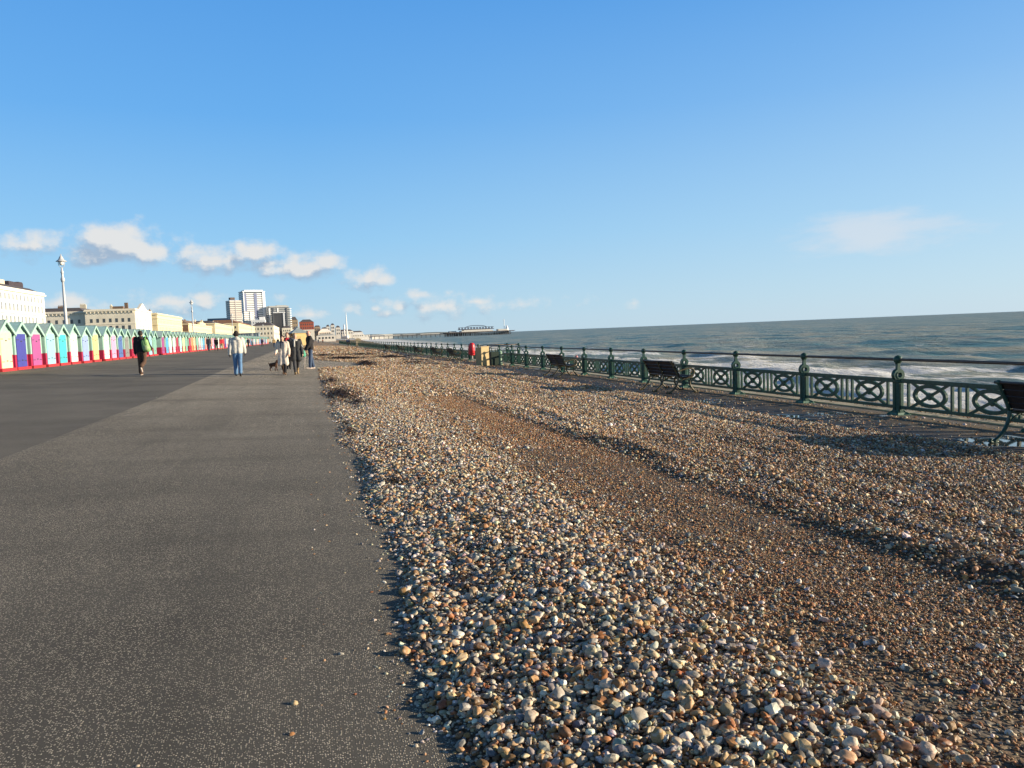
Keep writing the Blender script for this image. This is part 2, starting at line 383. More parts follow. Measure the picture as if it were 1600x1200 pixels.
near = t.mapr(sx.outputs[1], 9.0, 22.0, 0.15, 0.85)
col = t.mix(near, sand, col)
col = t.mix(t.mapr(t.noise(tc, 0.5, 5.0, .65), .5, .72, 0, .45), col, (0.15, 0.095, 0.05))
t.t.links.new(col, b.inputs['Base Color']); b.inputs['Roughness'].default_value = 0.8
hh = t.math('ADD', t.math('MULTIPLY', g1, 0.6), t.math('MULTIPLY', g2, t.math('MULTIPLY', far, 2.5)))
bp = t.n('ShaderNodeBump', {'Strength': 0.9, 'Distance': 0.02, 'Height': hh}); t.t.links.new(bp.outputs[0], b.inputs['Normal'])
ys = np.concatenate([np.arange(-6, 14, 0.05), np.arange(14, 40, .12), np.arange(40, 110, .4), np.arange(110, 640, 2.5)])
us = np.concatenate([np.linspace(0, .3, 10), np.linspace(.34, 11.0, 170)])
Xg = edge_x(ys)[:, None] + us[None, :]*(11.0-edge_x(ys)[:, None])/11.0; Yg = np.repeat(ys[:, None], len(us), 1)
Zg = -SLOPE*Xg + np.maximum(bed_h(Xg, Yg), -0.02)
Zg[:, 0] = -SLOPE*Xg[:, 0]-0.02
tag(grid('shingle_ground', Xg, Yg, Zg, m), kind='structure')

# ------------------------------------------------------------------ loose pebbles: one stuff object, instanced on points
P_, S_, R_, K_ = [], [], [], []
def scatter(n, x0, x1, y0, y1, rmed, sig, rmax, cols, lift=0.0, keep=None, xmax=11.2, zoff=0.0, flat=(.45, .85), edge=False):
    x = rng.uniform(x0, x1, n)
    y = np.sqrt(rng.uniform(y0*y0, y1*y1, n)) if y0 > 40 else rng.uniform(y0, y1, n)
    if edge: x = edge_x(y)+x
    ok = (x < xmax)
    az = np.arctan2(x, np.maximum(y, .01)); ok &= (az < AL+math.radians(48)) & (y > 0.9)   # only ground in front of the camera
    ok &= (x > edge_x(y)-5)
    if keep is not None: ok &= rng.uniform(0, 1, n) < keep(x, y)
    x, y = x[ok], y[ok]; n = len(x)
    r = np.clip(np.exp(rng.normal(np.log(rmed), sig, n)), rmed*.4, rmax)
    a, f = rng.uniform(.62, .95, n), rng.uniform(*flat, n)
    h = np.maximum(bed_h(x, y), 0.0)
    z = -SLOPE*x + h + zoff + r*f*rng.uniform(-.1, .75, n) + lift*rng.uniform(0, 1, n)*np.minimum(1, h/.06)
    P_.append(np.stack([x, y, z], 1)); S_.append(np.stack([r, r*a, r*a*f], 1))
    R_.append(np.stack([rng.normal(0, .38, n), rng.normal(0, .38, n), rng.uniform(0, 6.283, n)], 1))
    w = np.array(cols, float); k = rng.choice(len(PAL), n, p=w/w.sum())
    c = PAL[k]*rng.uniform(.72, 1.28, (n, 1))*(1+rng.normal(0, .06, (n, 3)))
    K_.append(np.clip(c, .02, .9))
MIXED = [5, 4, 5, 3, 4.5, 4.5, 4, 4.8, 2, 4.5, 2]; TAN = [7, 5, 6, 3, 5, 2, 1.5, 3, 1, 3, 3]; BROWN = [5, 8, 2, 6, 1.0, .8, .6, .8, 2.0, .8, 8]
RIGHT = [6, 6, 5, 5, 3, 3, 2.2, 1.6, 2.5, 3, 4]
def fine_band(x, y): return sstep(1.55, 2.35, x+.35*fbm(x*1.1, y*.7, 41, 3))*(1-sstep(3.5, 3.85, x))
def bare(x, y):
    p = fbm(x*1.5, y*.55, 51, 3)
    return np.where(fine_band(x, y) > .5, np.clip(.62+.9*p, .28, 1), 1.0)
def shore(x, y): return 1-sstep(7.5, 8.8, x+.5*vnoise(y*.25, y*0+5, 12))*np.clip(.80-.5*fbm(x, y*.6, 61, 3), 0.2, .97)
# near: coarse bank by the asphalt, the fine brown band, the mixed ground beyond
scatter(52000, 0.0, 2.2, 1.6, 9.5, .0068, .38, .016, MIXED, 0, lambda x, y: 1-fine_band(x, y)*.9, edge=True)
scatter(40000, .03, 2.2, 1.6, 9.5, .0102, .44, .032, MIXED, .022, lambda x, y: 1-fine_band(x, y)*.94, edge=True)
scatter(800, .1, 1.9, 1.6, 9.5, .0185, .28, .034, [3,1,4,1,6,5,5,5,1,5,1], .02, lambda x, y: 1-fine_band(x, y)*.9, edge=True)
scatter(120000, 1.3, 4.0, 1.6, 9.5, .0048, .40, .014, BROWN, .004, lambda x, y: fine_band(x, y)*bare(x, y))
scatter(3600, 1.3, 4.0, 1.6, 9.5, .0098, .38, .022, MIXED, .006, lambda x, y: fine_band(x, y)*bare(x, y))
scatter(108000, 3.5, 11.0, 1.4, 10.5, .0092, .42, .028, RIGHT, .017, lambda x, y: (1-fine_band(x, y))*shore(x, y))
scatter(800, 3.5, 9.5, 1.6, 10.5, .019, .3, .036, [3,1,4,1,6,5,5,5,1,5,1], .014, lambda x, y: (1-fine_band(x, y))*shore(x, y))
# swept under the railing and over the edge of the wall
scatter(9000, 10.6, 12.5, 4, 19, .010, .4, .028, BROWN, 0, lambda x, y: np.clip(.9-.7*sstep(10, 18, y)+.5*fbm(x, y*.7, 66, 2), .05, 1)*(x > 11.32), xmax=12.5, zoff=.075)
scatter(3500, 9.3, 11.3, 3, 24, .008, .4, .022, BROWN, 0, lambda x, y: np.clip(.5+fbm(x, y*.7, 67, 2), .05, 1), xmax=11.3, zoff=.01)
scatter(1500, .1, 2.0, 1.6, 5.0, .0165, .3, .036, MIXED, .024, lambda x, y: 1-fine_band(x, y)*.95, edge=True)
# strays on the asphalt
scatter(2600, -.14, .05, 1.6, 30, .0065, .4, .014, MIXED, 0, edge=True)
scatter(260, -.5, .0, 1.6, 20, .0075, .4, .014, MIXED, 0, edge=True)
scatter(220, -4, .3, 1.6, 30, .0045, .4, .010, MIXED, 0)
scatter(700, -1.1, .0, 1.6, 26, .0045, .4, .011, MIXED, 0, lambda x, y: np.exp((x-edge_x(y))*3.0), edge=True)
# middle distance
scatter(42000, 0, 2.3, 9.5, 19, .0118, .38, .032, MIXED, .014, lambda x, y: 1-fine_band(x, y)*.8, edge=True)
scatter(60000, 1.3, 4.1, 9.5, 19, .0078, .35, .018, BROWN, .004, lambda x, y: fine_band(x, y))
scatter(84000, 3.5, 11.0, 10.5, 19, .0130, .38, .036, TAN, .010, lambda x, y: (1-fine_band(x, y))*shore(x, y))
scatter(72000, 0, 11.0, 19, 36, .018, .36, .045, TAN, .015, lambda x, y: shore(x, y), edge=True)
scatter(46000, 0, 11.0, 36, 75, .031, .33, .07, TAN, .02, lambda x, y: shore(x, y), flat=(.35, .6), edge=True)
scatter(16000, 0, 11.0, 75, 170, .065, .33, .14, TAN, .02, lambda x, y: shore(x, y), flat=(.3, .5), edge=True)
P_, S_, R_, K_ = map(np.concatenate, (P_, S_, R_, K_))
me = bpy.data.meshes.new('pebbles'); me.vertices.add(len(P_)); me.vertices.foreach_set('co', P_.astype(np.float32).ravel())
for nm, arr in (('scl', S_), ('rot', R_), ('tone', K_)):
    at = me.attributes.new(nm, 'FLOAT_VECTOR', 'POINT'); at.data.foreach_set('vector', arr.astype(np.float32).ravel())
m, t, b = newmat('pebble')
at = t.n('ShaderNodeAttribute', attribute_name='tone', attribute_type='INSTANCER').outputs['Color']
geo = t.n('ShaderNodeNewGeometry').outputs['Position']
n1 = t.noise(geo, 75.0, 4.0, .6)
col = t.mix(t.mapr(n1, .3, .72, 0, 1), at, (1.35, 1.32, 1.28), 'MULTIPLY')
col = t.mix(t.mapr(t.noise(geo, 38.0, 2.0, .5), .60, .66, 0, .6), col, (.58, .53, .45))
col = t.mix(t.mapr(t.noise(geo, 190.0, 3.0, .6), .52, .66, 0, .5), col, (.5, .45, .42), 'MULTIPLY')
t.t.links.new(col, b.inputs['Base Color'])
t.t.links.new(t.mapr(n1, .3, .7, .42, .75), b.inputs['Roughness']); b.inputs['Specular IOR Level'].default_value = .4
bp = t.n('ShaderNodeBump', {'Strength': .25, 'Distance': .002, 'Height': t.noise(geo, 240.0, 3.0, .6)}); t.t.links.new(bp.outputs[0], b.inputs['Normal'])
pe = put('pebbles', me); tag(pe, 'loose tan, grey and white beach pebbles strewn over the promenade', 'pebbles', None, 'stuff')
ng = bpy.data.node_groups.new('pebble_scatter', 'GeometryNodeTree')
ng.interface.new_socket('Geometry', in_out='INPUT', socket_type='NodeSocketGeometry'); ng.interface.new_socket('Geometry', in_out='OUTPUT', socket_type='NodeSocketGeometry')
g = NT(ng); gi = ng.nodes.new('NodeGroupInput'); go = ng.nodes.new('NodeGroupOutput')
jn = ng.nodes.new('GeometryNodeJoinGeometry')
for k in range(9):
    ico = g.n('GeometryNodeMeshIcoSphere', {'Radius': 1.0, 'Subdivisions': 2 if k in (3, 6) else 3})
    pos = g.n('GeometryNodeInputPosition').outputs[0]
    off = g.n('ShaderNodeVectorMath', {0: pos, 1: (k*7.3, k*3.1, k*5.7)}, operation='ADD').outputs[0]
    nz = g.noise(off, [.9, 1.3, .75][k % 3], 2.0, .5, 1)
    ctr = g.n('ShaderNodeVectorMath', {0: nz, 1: (.5, .5, .5)}, operation='SUBTRACT').outputs[0]
    sp = g.n('GeometryNodeSetPosition', {'Geometry': ico.outputs[0], 'Offset': g.n('ShaderNodeVectorMath', {0: ctr, 3: [1.0, 1.55, .75][k // 3]}, operation='SCALE').outputs[0]})
    sm = g.n('GeometryNodeSetShadeSmooth', {0: sp.outputs[0], 'Shade Smooth': k not in (3, 6)})
    stm = g.n('GeometryNodeSetMaterial', {0: sm.outputs[0]}); stm.inputs['Material'].default_value = m
    ng.links.new(g.n('GeometryNodeGeometryToInstance', {0: stm.outputs[0]}).outputs[0], jn.inputs[0])
def named(n): 
    nd = g.n('GeometryNodeInputNamedAttribute', data_type='FLOAT_VECTOR'); nd.inputs['Name'].default_value = n
    return nd.outputs[0]
mp = g.n('GeometryNodeMeshToPoints', {0: gi.outputs[0]})
ri = g.n('FunctionNodeRandomValue', data_type='INT')
for s in ri.inputs:
    if s.type == 'INT' and s.name == 'Min': s.default_value = 0
    if s.type == 'INT' and s.name == 'Max': s.default_value = 8
rio = [o for o in ri.outputs if o.type == 'INT'][0]
e2r = g.n('FunctionNodeEulerToRotation', {0: named('rot')})
ip = g.n('GeometryNodeInstanceOnPoints', {'Points': mp.outputs[0], 'Instance': jn.outputs[0], 'Pick Instance': True, 'Instance Index': rio, 'Rotation': e2r.outputs[0], 'Scale': named('scl')})
ng.links.new(ip.outputs[0], go.inputs[0])
pe.modifiers.new('scatter', 'NODES').node_group = ng
print('PEBBLES', len(P_))
#@@GROUND2
# ------------------------------------------------------------------ beach, sea, far coast
SEA = -4.5
def water_x(y): return 27+0.075*np.maximum(np.asarray(y, float)-150, 0)
m, t, b = newmat('beach_shingle'); tc = t.n('ShaderNodeTexCoord').outputs['Object']
v = t.n('ShaderNodeTexVoronoi', {'Vector': tc, 'Scale': 9.0}); r = t.n('ShaderNodeSeparateColor', {0: v.outputs['Color']})
col = t.ramp(r.outputs[0], [(0, PAL[3]), (.2, PAL[1]), (.4, PAL[2]), (.6, PAL[0]), (.75, PAL[5]), (.9, PAL[4])], 'CONSTANT')
t.t.links.new(col, b.inputs['Base Color']); b.inputs['Roughness'].default_value = .8
bp = t.n('ShaderNodeBump', {'Strength': .8, 'Distance': .05, 'Height': v.outputs['Distance']}); t.t.links.new(bp.outputs[0], b.inputs['Normal'])
yb = np.concatenate([np.arange(-60, 200, 4.), np.arange(200, 2600, 30.)])
ub = np.linspace(0, 1, 24)
Xb = 12.3+ub[None, :]*(water_x(yb)[:, None]+14-12.3); Yb = np.repeat(yb[:, None], 24, 1)
Zb = -1.5-ub[None, :]**0.8*4.0+.12*fbm(Xb*.3, Yb*.12, 81)
tag(grid('beach', Xb, Yb, Zb, m), kind='structure')

# the sea: a fan-shaped sheet, fine near the shore, with real swell
na, nr = 420, 620
azs = np.radians(np.linspace(1.0, 100.0, na)); rs = 14*np.exp(np.linspace(0, math.log(26000/14), nr))
A_, R__ = np.meshgrid(azs, rs); Xs = R__*np.sin(A_); Ys = R__*np.cos(A_)
cell = R__*math.log(26000/14)/nr
Zs = np.zeros_like(Xs)
for k in range(26):
    lam = 1.7*1.115**k; th = rng.normal(math.radians(188), .5); amp = .0125*lam**.80
    ph = rng.uniform(0, 6.28); kk = 2*math.pi/lam
    fade = np.clip((lam/cell-2.5)/3, 0, 1)
    q = kk*(Xs*math.cos(th)+Ys*math.sin(th))+ph+1.4*vnoise(Xs/40, Ys/55, 90+k)
    Zs += fade*amp*(2*(np.sin(q)*.5+.5)**1.6-.8)
shore_d = Xs-water_x(Ys)
brk = np.exp(-((shore_d-7-4*vnoise(Ys*.05, Ys*0, 3))/2.2)**2)*.5*np.clip(.6+vnoise(Ys*.07, Ys*0+3, 4), 0, 1) + np.exp(-((shore_d-17-5*vnoise(Ys*.03, Ys*0, 5))/3)**2)*.4*np.clip(.5+vnoise(Ys*.05, Ys*0+8, 6), 0, 1)
Zs = SEA+Zs*.8+brk*np.clip(3-cell, 0, 1)
m, t, b = newmat('sea_water'); tc = t.n('ShaderNodeTexCoord').outputs['Object']
xyz = t.n('ShaderNodeSeparateXYZ', {0: tc})
sd = t.math('SUBTRACT', xyz.outputs[0], t.math('MULTIPLY_ADD', t.math('MAXIMUM', t.math('SUBTRACT', xyz.outputs[1], 150.0), 0.0), .075, 27.0))
st = t.n('ShaderNodeMapping', {'Vector': tc, 'Scale': (1.0, 0.42, 1.0), 'Rotation': (0, 0, math.radians(6))}).outputs[0]
deep = t.mix(t.mapr(t.noise(st, .05, 6.0, .66), .42, .60), (0.060, 0.175, 0.185), (0.36, 0.355, 0.255))
deep = t.mix(t.mapr(t.noise(st, .16, 6.0, .68), .50, .60, 0, .75), deep, (0.46, 0.40, 0.27))
col = t.mix(t.mapr(sd, 4.0, 45.0, .8, 0.0), deep, (0.46, 0.36, 0.21))
f1 = t.noise(st, .33, 7.0, .68); f2 = t.noise(st, .055, 3.0, .5)
near = t.mapr(sd, -4.0, 56.0, .46, -.085)
fo = t.math('ADD', t.math('ADD', f1, t.math('MULTIPLY', t.math('SUBTRACT', f2, .5), .55)), near)
foam = t.mapr(fo, .60, .68)
cap = t.mapr(t.math('ADD', t.noise(st, .22, 6.0, .66), t.math('MULTIPLY', t.math('SUBTRACT', t.noise(st, .02, 2.0, .5), .5), .25)), .665, .72, 0, .9)
fm = t.math('MAXIMUM', foam, cap)
t.t.links.new(t.mix(fm, col, (.86, .86, .85)), b.inputs['Base Color'])
t.t.links.new(t.math('MULTIPLY_ADD', fm, .4, .40), b.inputs['Roughness'])
b.inputs['IOR'].default_value = 1.33; b.inputs['Specular IOR Level'].default_value = .36
hb = t.math('ADD', t.math('MULTIPLY', t.noise(st, .9, 7.0, .7), 1.5), t.math('MULTIPLY', t.noise(st, .22, 6.0, .68), 3.4))
hb = t.math('ADD', hb, t.math('MULTIPLY', t.noise(st, .06, 5.0, .62), 4.0))
bp = t.n('ShaderNodeBump', {'Strength': 1.0, 'Distance': .42, 'Height': hb}); t.t.links.new(bp.outputs[0], b.inputs['Normal'])
tag(grid('sea', Xs, Ys, Zs, m), kind='structure')

# low downs beyond the far end of the coast
def ridge(name, y0, x0, x1, zmax, seed, m):
    n = 160; xs = np.linspace(x0, x1, n); k = np.linspace(0, 1, 8)
    X = np.repeat(xs[None, :], 8, 0); Y = y0+k[:, None]*900+0*X
    prof = np.clip(np.sin((xs-x0)/(x1-x0)*math.pi), 0, 1)**.6*(.75+.25*fbm(xs/420, xs*0, seed))
    Z = SEA-2+np.sin(k*math.pi/2)[:, None]*zmax*prof[None, :]
    return tag(grid(name, X, Y, Z, m), kind='structure')
M_hill = mat('hazed_down', (0.22, 0.25, 0.24), 1.0, .35, .012)  # distance haze put into the hill colour as bluish grey
ridge('hills', 4300, -900, 900, 34, 5, M_hill); ridge('hills', 6800, 100, 1700, 44, 9, M_hill)
# ------------------------------------------------------------------ cast-iron railing
M_green = mat('green_ironwork', (0.016, 0.072, 0.050), .42, .35, 14, .15, dirt=((.10, .055, .03), .6), world=True)
M_base = mat('green_base_paint', (0.045, 0.15, 0.105), .55, .3, 16, .15, dirt=((.16, .13, .09), .6), world=True)
M_rail = mat('weathered_handrail', (0.085, 0.062, 0.048), .42, .3, 10, .1, dirt=((.16, .08, .04), .6))
FX, P0, DP = 11.0, 12.45, 2.92
def annulus(mb, cy, cz, ro, ri, t, n=20, flat=1.0):
    """ring in the x-z plane, thickness t along y"""
    vs = []; fs = []
    for j in range(n):
        a = 2*math.pi*j/n
        for r in (ro, ri):
            for w in (-t/2, t/2): vs.append((r*math.cos(a)*flat, cy+w, cz+r*math.sin(a)))
    for j in range(n):
        i = j*4; k = ((j+1) % n)*4
        fs += [(i, k, k+1, i+1), (i+2, i+3, k+3, k+2), (i, i+2, k+2, k), (i+1, k+1, k+3, i+3)]
    mb.add(vs, fs)
def post_meshes():
    body = MB()
    oc = [(-.085, -.05), (-.05, -.085), (.05, -.085), (.085, -.05), (.085, .05), (.05, .085), (-.05, .085), (-.085, .05)]
    body.prism(oc, .60, lambda u, v, w: (u, v, .36+w))
    for s in (-1, 1):
        body.box((0, s*.088, .37), (.05, .02, .50)); body.box((s*.088, 0, .37), (.02, .05, .50))
    body.lathe([(.105, .06), (.105, .10), (.09, .125)], n=8, smooth=False, ph=math.pi/8)
    body.lathe([(.09, .63), (.112, .65), (.112, .69), (.09, .705)], n=8, smooth=False, ph=math.pi/8)
    annulus(body, 0, .785, .120, .052, .085)
    annulus(body, 0, .785, .070, .050, .105)
    body.prism([(-.062, .86), (-.036, .90), (-.028, .99), (-.045, 1.03), (.045, 1.03), (.028, .99), (.036, .90), (.062, .86)], .06, lambda u, v, w: (u, w, v))
    body.prism([(-.1, .69), (.1, .69), (.1, .76), (-.1, .76)], .08, lambda u, v, w: (u, w, v)) if False else None
    fin = MB(); fin.ball((0, 0, 1.085), .082, 16, 12); fin.lathe([(.045, 1.02), (.05, 1.03), (.03, 1.04)], n=12); fin.lathe([(.02, 1.145), (.014, 1.165), (.004, 1.172)], n=10)
    base = MB(); base.box((0, 0, .03), (.25, .25, .06), 0, None, .86); base.box((0, 0, .005), (.34, .30, .03))
    for sx in (-1, 1):
        for sy in (-1, 1):
            base.prism([(0, .02), (.13, .02), (.115, .05), (.05, .08), (0, .16)], .035, lambda u, v, w, sx=sx, sy=sy: (sx*(.05+u*.72-w*.5), sy*(.05+u*.72+w*.5), v))
    return body.mesh('post', M_green), fin.mesh('ball_finial', M_green), base.mesh('base_plate', M_base)
def panel_mesh(n=28):
    mb = MB(); L = DP
    side = (1, 0, 0)
    mb.bar((0, .09, .685), (0, L-.09, .685), .066, .06); mb.bar((0, .09, .165), (0, L-.09, .165), .06, .055)
    mb.bar((0, .09, .645), (0, L-.09, .645), .018, .035)
    for y in (.27, 1.30, 1.46, 1.62, L-.27): mb.bar((0, y, .17), (0, y, .68), .046, .042)
    for c in (.79, L-.79):
        ring = [(0, c+.365*math.cos(2*math.pi*j/n), .425+.19*math.sin(2*math.pi*j/n)) for j in range(n)]
        vs = []; fs = []
        for j in range(n):
            a = 2*math.pi*j/n; ca, sa = math.cos(a), math.sin(a)
            for (ry, rz) in ((.395, .217), (.322, .150)):
                for w in (-.024, .024): vs.append((w, c+ry*ca, .425+rz*sa))
        for j in range(n):
            i = j*4; k = ((j+1) % n)*4
            fs += [(i, k, k+1, i+1), (i+2, i+3, k+3, k+2), (i, i+2, k+2, k), (i+1, k+1, k+3, i+3)]
        mb.add(vs, fs)
        for s in (-1, 1): mb.bar((0, c-.46, .425-s*.245), (0, c+.46, .425+s*.245), .045, .040)
        mb.prism([(0, -.075), (.05, -.02), (.075, .035), (.045, .065), (0, .05), (-.045, .065), (-.075, .035), (-.05, -.02)], .062, lambda u, v, w, c=c: (w, c+u, .425+v))
    return mb.mesh('panel', M_green)
pm, fm_, bm_ = post_meshes(); pan = panel_mesh()
NP = 98
rail = thing('seafront_railing', 'long dark green cast iron railing with ringed crosses along the sea edge', 'railing', (FX, 0, gz(FX)))
hr = MB()
for k in range(-2, NP-2):
    y = P0+DP*k
    p = put('post', pm, rail, (0, y, 0))
    put('ball_finial', fm_, p); put('base_plate', bm_, p)
    if k < NP-3:
        if k != 12: put('panel', pan, rail, (0, y, 0))
        if k != 12: hr.tube([(0, y, 1.085), (0, y+DP, 1.085)], 0.028, 10, caps=False)
hr.build('handrail', M_rail, rail)
# landing over the beach steps: a second, short railing
YA, YB = P0+DP*12, P0+DP*13
land = thing('landing_railing', 'short green railing round the landing over the beach steps', 'railing', (FX, 0, gz(FX)))
lr = MB()
for y in (YA, YB):
    p = put('post', pm, land, (2.0, y, 0)); put('ball_finial', fm_, p); put('base_plate', bm_, p)
    lr.tube([(0, y, 1.085), (2.0, y, 1.085)], .024, 8)
    lp = MB()
    lp.bar((.1, y, .685), (1.9, y, .685), .055, .05, (0, 1, 0)); lp.bar((.1, y, .165), (1.9, y, .165), .05, .05, (0, 1, 0))
    for x in np.linspace(.25, 1.75, 9): lp.bar((x, y, .17), (x, y, .68), .035, .035, (0, 1, 0))
    lp.build('side_panel', M_green, land)
lr.tube([(2, YA, 1.085), (2, YB, 1.085)], .024, 8); lr.tube([(2, YA, 1.085), (2.02, YA-1.6, .45), (2.02, YA-2.3, -.1)], .024, 8)
lr.build('handrail', M_rail, land)
lp = MB(); lp.bar((2, YA+.1, .685), (2, YB-.1, .685), .055, .05); lp.bar((2, YA+.1, .4), (2, YB-.1, .4), .05, .05); lp.build('front_bar', M_green, land)
ld = MB(); ld.box((13.0, (YA+YB)/2, gz(FX)-1.55), (.85, 3.2, 3.1))
tag(ld.build('landing', m_con), 'concrete landing block standing out from the sea wall under short railing', 'landing')
# stone pier in the far railing
sp = thing('stone_pillar', 'square tan stone pillar interrupting the far green railing', 'pillar', (10.95, 177.6, gz(11)))
q = MB(); q.box((0, 0, .7), (1.0, 1.0, 1.4)); q.build('shaft', mat('tan_stone', (.42, .34, .22), .85, .2, 3, .2), sp)
q = MB(); q.box((0, 0, 1.5), (1.25, 1.25, .2)); q.box((0, 0, 1.7), (.9, .9, .2), taper=.6); q.build('cap', mat('tan_stone', ()), sp)
q = MB(); q.box((0, 0, .06), (1.2, 1.2, .12)); q.build('plinth', mat('tan_stone', ()), sp)

# ------------------------------------------------------------------ benches
M_slat = mat('dark_bench_slat', (0.020, 0.015, 0.016), .5, .4, 18, .15)
M_iron = mat('brown_bench_iron', (0.105, 0.085, 0.040), .5, .4, 16, .15, dirt=((.17, .075, .03), .8))
M_irong = mat('green_bench_iron', (0.025, 0.075, 0.055), .5, .35, 16, .15, dirt=((.12, .07, .03), .5))
def spline(pts, n=6):
    out = []; P = [Vector(p) for p in pts]; P = [P[0]*2-P[1]]+P+[P[-1]*2-P[-2]]
    for i in range(1, len(P)-2):
        for k in range(n):
            t_ = k/n; a, b_, c_, d_ = P[i-1], P[i], P[i+1], P[i+2]
            out.append(.5*((2*b_)+(c_-a)*t_+(2*a-5*b_+4*c_-d_)*t_**2+(3*b_-a-3*c_+d_)*t_**3))
    return out+[P[-2]]
BL = 1.88
def frame_mesh(arm):
    mb = MB(); T = lambda pts, r: mb.tube(spline([(x, 0, z) for x, z in pts]), r, 8, flat=1.25)
    T([(-.075, .845), (-.03, .74), (.05, .58), (.115, .44)], .021)
    T([(.115, .44), (.10, .34), (.05, .22), (-.05, .10), (-.17, .02)], .024); T([(-.10, .02), (-.17, .015), (-.235, .03), (-.21, .065)], .02)
    T([(.115, .43), (.30, .405), (.53, .425)], .022)
    T([(.50, .42), (.455, .32), (.455, .22), (.53, .10), (.63, .02)], .024); T([(.57, .02), (.63, .015), (.70, .03), (.675, .065)], .02)
    T([(.10, .30), (.20, .35), (.29, .39)], .014); T([(.47, .28), (.40, .35), (.30, .39)], .014)
    if arm:
        T([(.03, .63), (.12, .605), (.28, .64), (.44, .66), (.55, .635), (.585, .57), (.555, .49), (.51, .43)], .021)
        T([(.07, .55), (.13, .47), (.28, .42), (.42, .45), (.555, .5)], .016); T([(.44, .60), (.50, .585), (.49, .54), (.45, .55)], .012)
        mb.ball((-.08, 0, .855), .036, 10, 8, (1, 1.3, 1))
    return mb.mesh('iron_frame', M_iron)
fr_a, fr_m = frame_mesh(True), frame_mesh(False)
def slat_mesh(back):
    mb = MB(); d = Vector((.19, 0, -.405)).normalized()
    if back:
        for k, off in enumerate((.015, .118, .222, .325)):
            a = Vector((-.075, 0, .845))+d*off; b2 = a+d*.092; nrm = Vector((d.z, 0, -d.x))
            c_ = (a+b2)/2-nrm*.028
            mb.bar((c_.x, .0, c_.z), (c_.x, BL, c_.z), .020, .092, tuple(d))
        mb.tube([(-.085, 0, .855), (-.085, BL, .855)], .022, 8)
    else:
        for k in range(5): mb.bar((.155+k*.088, 0, .445+(.006*(k-2)**2-.01)), (.155+k*.088, BL, .445+(.006*(k-2)**2-.01)), .022, .074, (1, 0, 0))
    return mb.mesh('backrest' if back else 'seat', M_slat)
sl_b, sl_s = slat_mesh(True), slat_mesh(False)
BG = 'benches facing the sea along the railing'
def bench(y, label, iron=None):
    r = thing('park_bench', label, 'bench', (9.42, y, gz(9.42)+.015), 0, BG)
    put('backrest', sl_b, r); put('seat', sl_s, r)
    for yy, me_ in ((.06, fr_a), (BL/2, fr_m), (BL-.06, fr_a)):
        put('iron_frame', me_, r, (0, yy, 0), iron)
bench(6.84, 'nearest slatted bench, dark backrest and green iron legs, cut by the frame edge', M_irong)
bench(18.68, 'dark slatted bench with brown curled iron arms, second nearest, on wet paving')
bench(28.05, 'third dark slatted iron bench from the camera, in front of the railing')
bench(51.4, 'dark iron bench just beyond the red lifebuoy housing, end on')
bench(58.8, 'dark iron bench well beyond the red lifebuoy housing, second one past it')
bench(69.4, 'dark iron bench third past the red lifebuoy housing')
bench(83.0, 'small distant dark bench fourth past the red lifebuoy housing')
bench(97.5, 'most distant dark bench before the stone pillar in the railing')

# ------------------------------------------------------------------ lifebuoy housing, bins
lb = thing('lifebuoy_housing', 'bright red lifebuoy housing on a pale post beside the railing', 'lifebuoy housing', (10.5, 50.1, gz(10.5)))
M_red = mat('red_plastic', (.70, .035, .045), .38, .12, 5)
q = MB(); q.lathe([(.05, .40), (.165, .44), (.185, .50), (.185, .72), (.195, .73), (.195, .80), (.185, .81), (.185, 1.08), (.16, 1.19), (.09, 1.25), (.01, 1.265)], n=24); q.box((-.19, .05, .78), (.06, .2, .55)); q.build('housing', M_red, lb)
q = MB(); q.tube([(0, 0, 0), (0, 0, .42)], .04, 12); q.box((0, 0, .015), (.2, .2, .03)); q.build('post', mat('pale_post', (.5, .47, .4), .6, .15, 6), lb)
M_tan = mat('tan_board', (.50, .37, .18), .7, .12, 5, .1, dirt=((.35, .25, .12), .4))
tb = thing('bin_enclosure', 'tall tan boarded enclosure beside the dark green litter bin', 'bin enclosure', (9.55, 42.1, gz(9.5)), math.radians(24))
q = MB(); q.box((0, 0, .53), (.54, .06, 1.06)); q.build('front_board', M_tan, tb)
q = MB()
for s in (-1, 1): q.box((s*.25, .25, .52), (.04, .44, 1.04))
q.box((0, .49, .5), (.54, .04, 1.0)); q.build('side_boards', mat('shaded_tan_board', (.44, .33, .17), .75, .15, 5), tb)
q = MB(); q.box((0, .23, 1.075), (.58, .56, .03)); q.build('top_board', M_tan, tb)
gb = thing('litter_bin', 'dark green square litter bin with open hooded top', 'bin', (10.12, 42.4, gz(10.1)), math.radians(8))
M_bin = mat('bin_green', (.012, .030, .018), .5, .3, 8)
q = MB(); q.box((0, 0, .40), (.44, .44, .76), taper=1.04); q.box((0, 0, .015), (.40, .40, .03)); q.build('body', M_bin, gb)
q = MB(); q.box((0, 0, 1.03), (.40, .40, .05)); q.box((0, 0, 1.07), (.3, .3, .03), taper=.6); q.build('hood', mat('bin_grey', (.32, .34, .36), .5, .15, 8), gb)
q = MB()
for sx in (-1, 1):
    for sy in (-1, 1): q.box((sx*.17, sy*.17, .89), (.035, .035, .24))
q.build('hood_posts', M_bin, gb)
bo = thing('bollard', 'pale green round-topped bollard next to the litter bin', 'bollard', (10.62, 42.9, gz(10.6)))
q = MB(); q.lathe([(.13, 0), (.13, .05), (.11, .07), (.11, .62), (.125, .64), (.125, .70)], n=18); q.build('shaft', mat('pale_green', (.20, .32, .24), .5, .2, 8), bo)
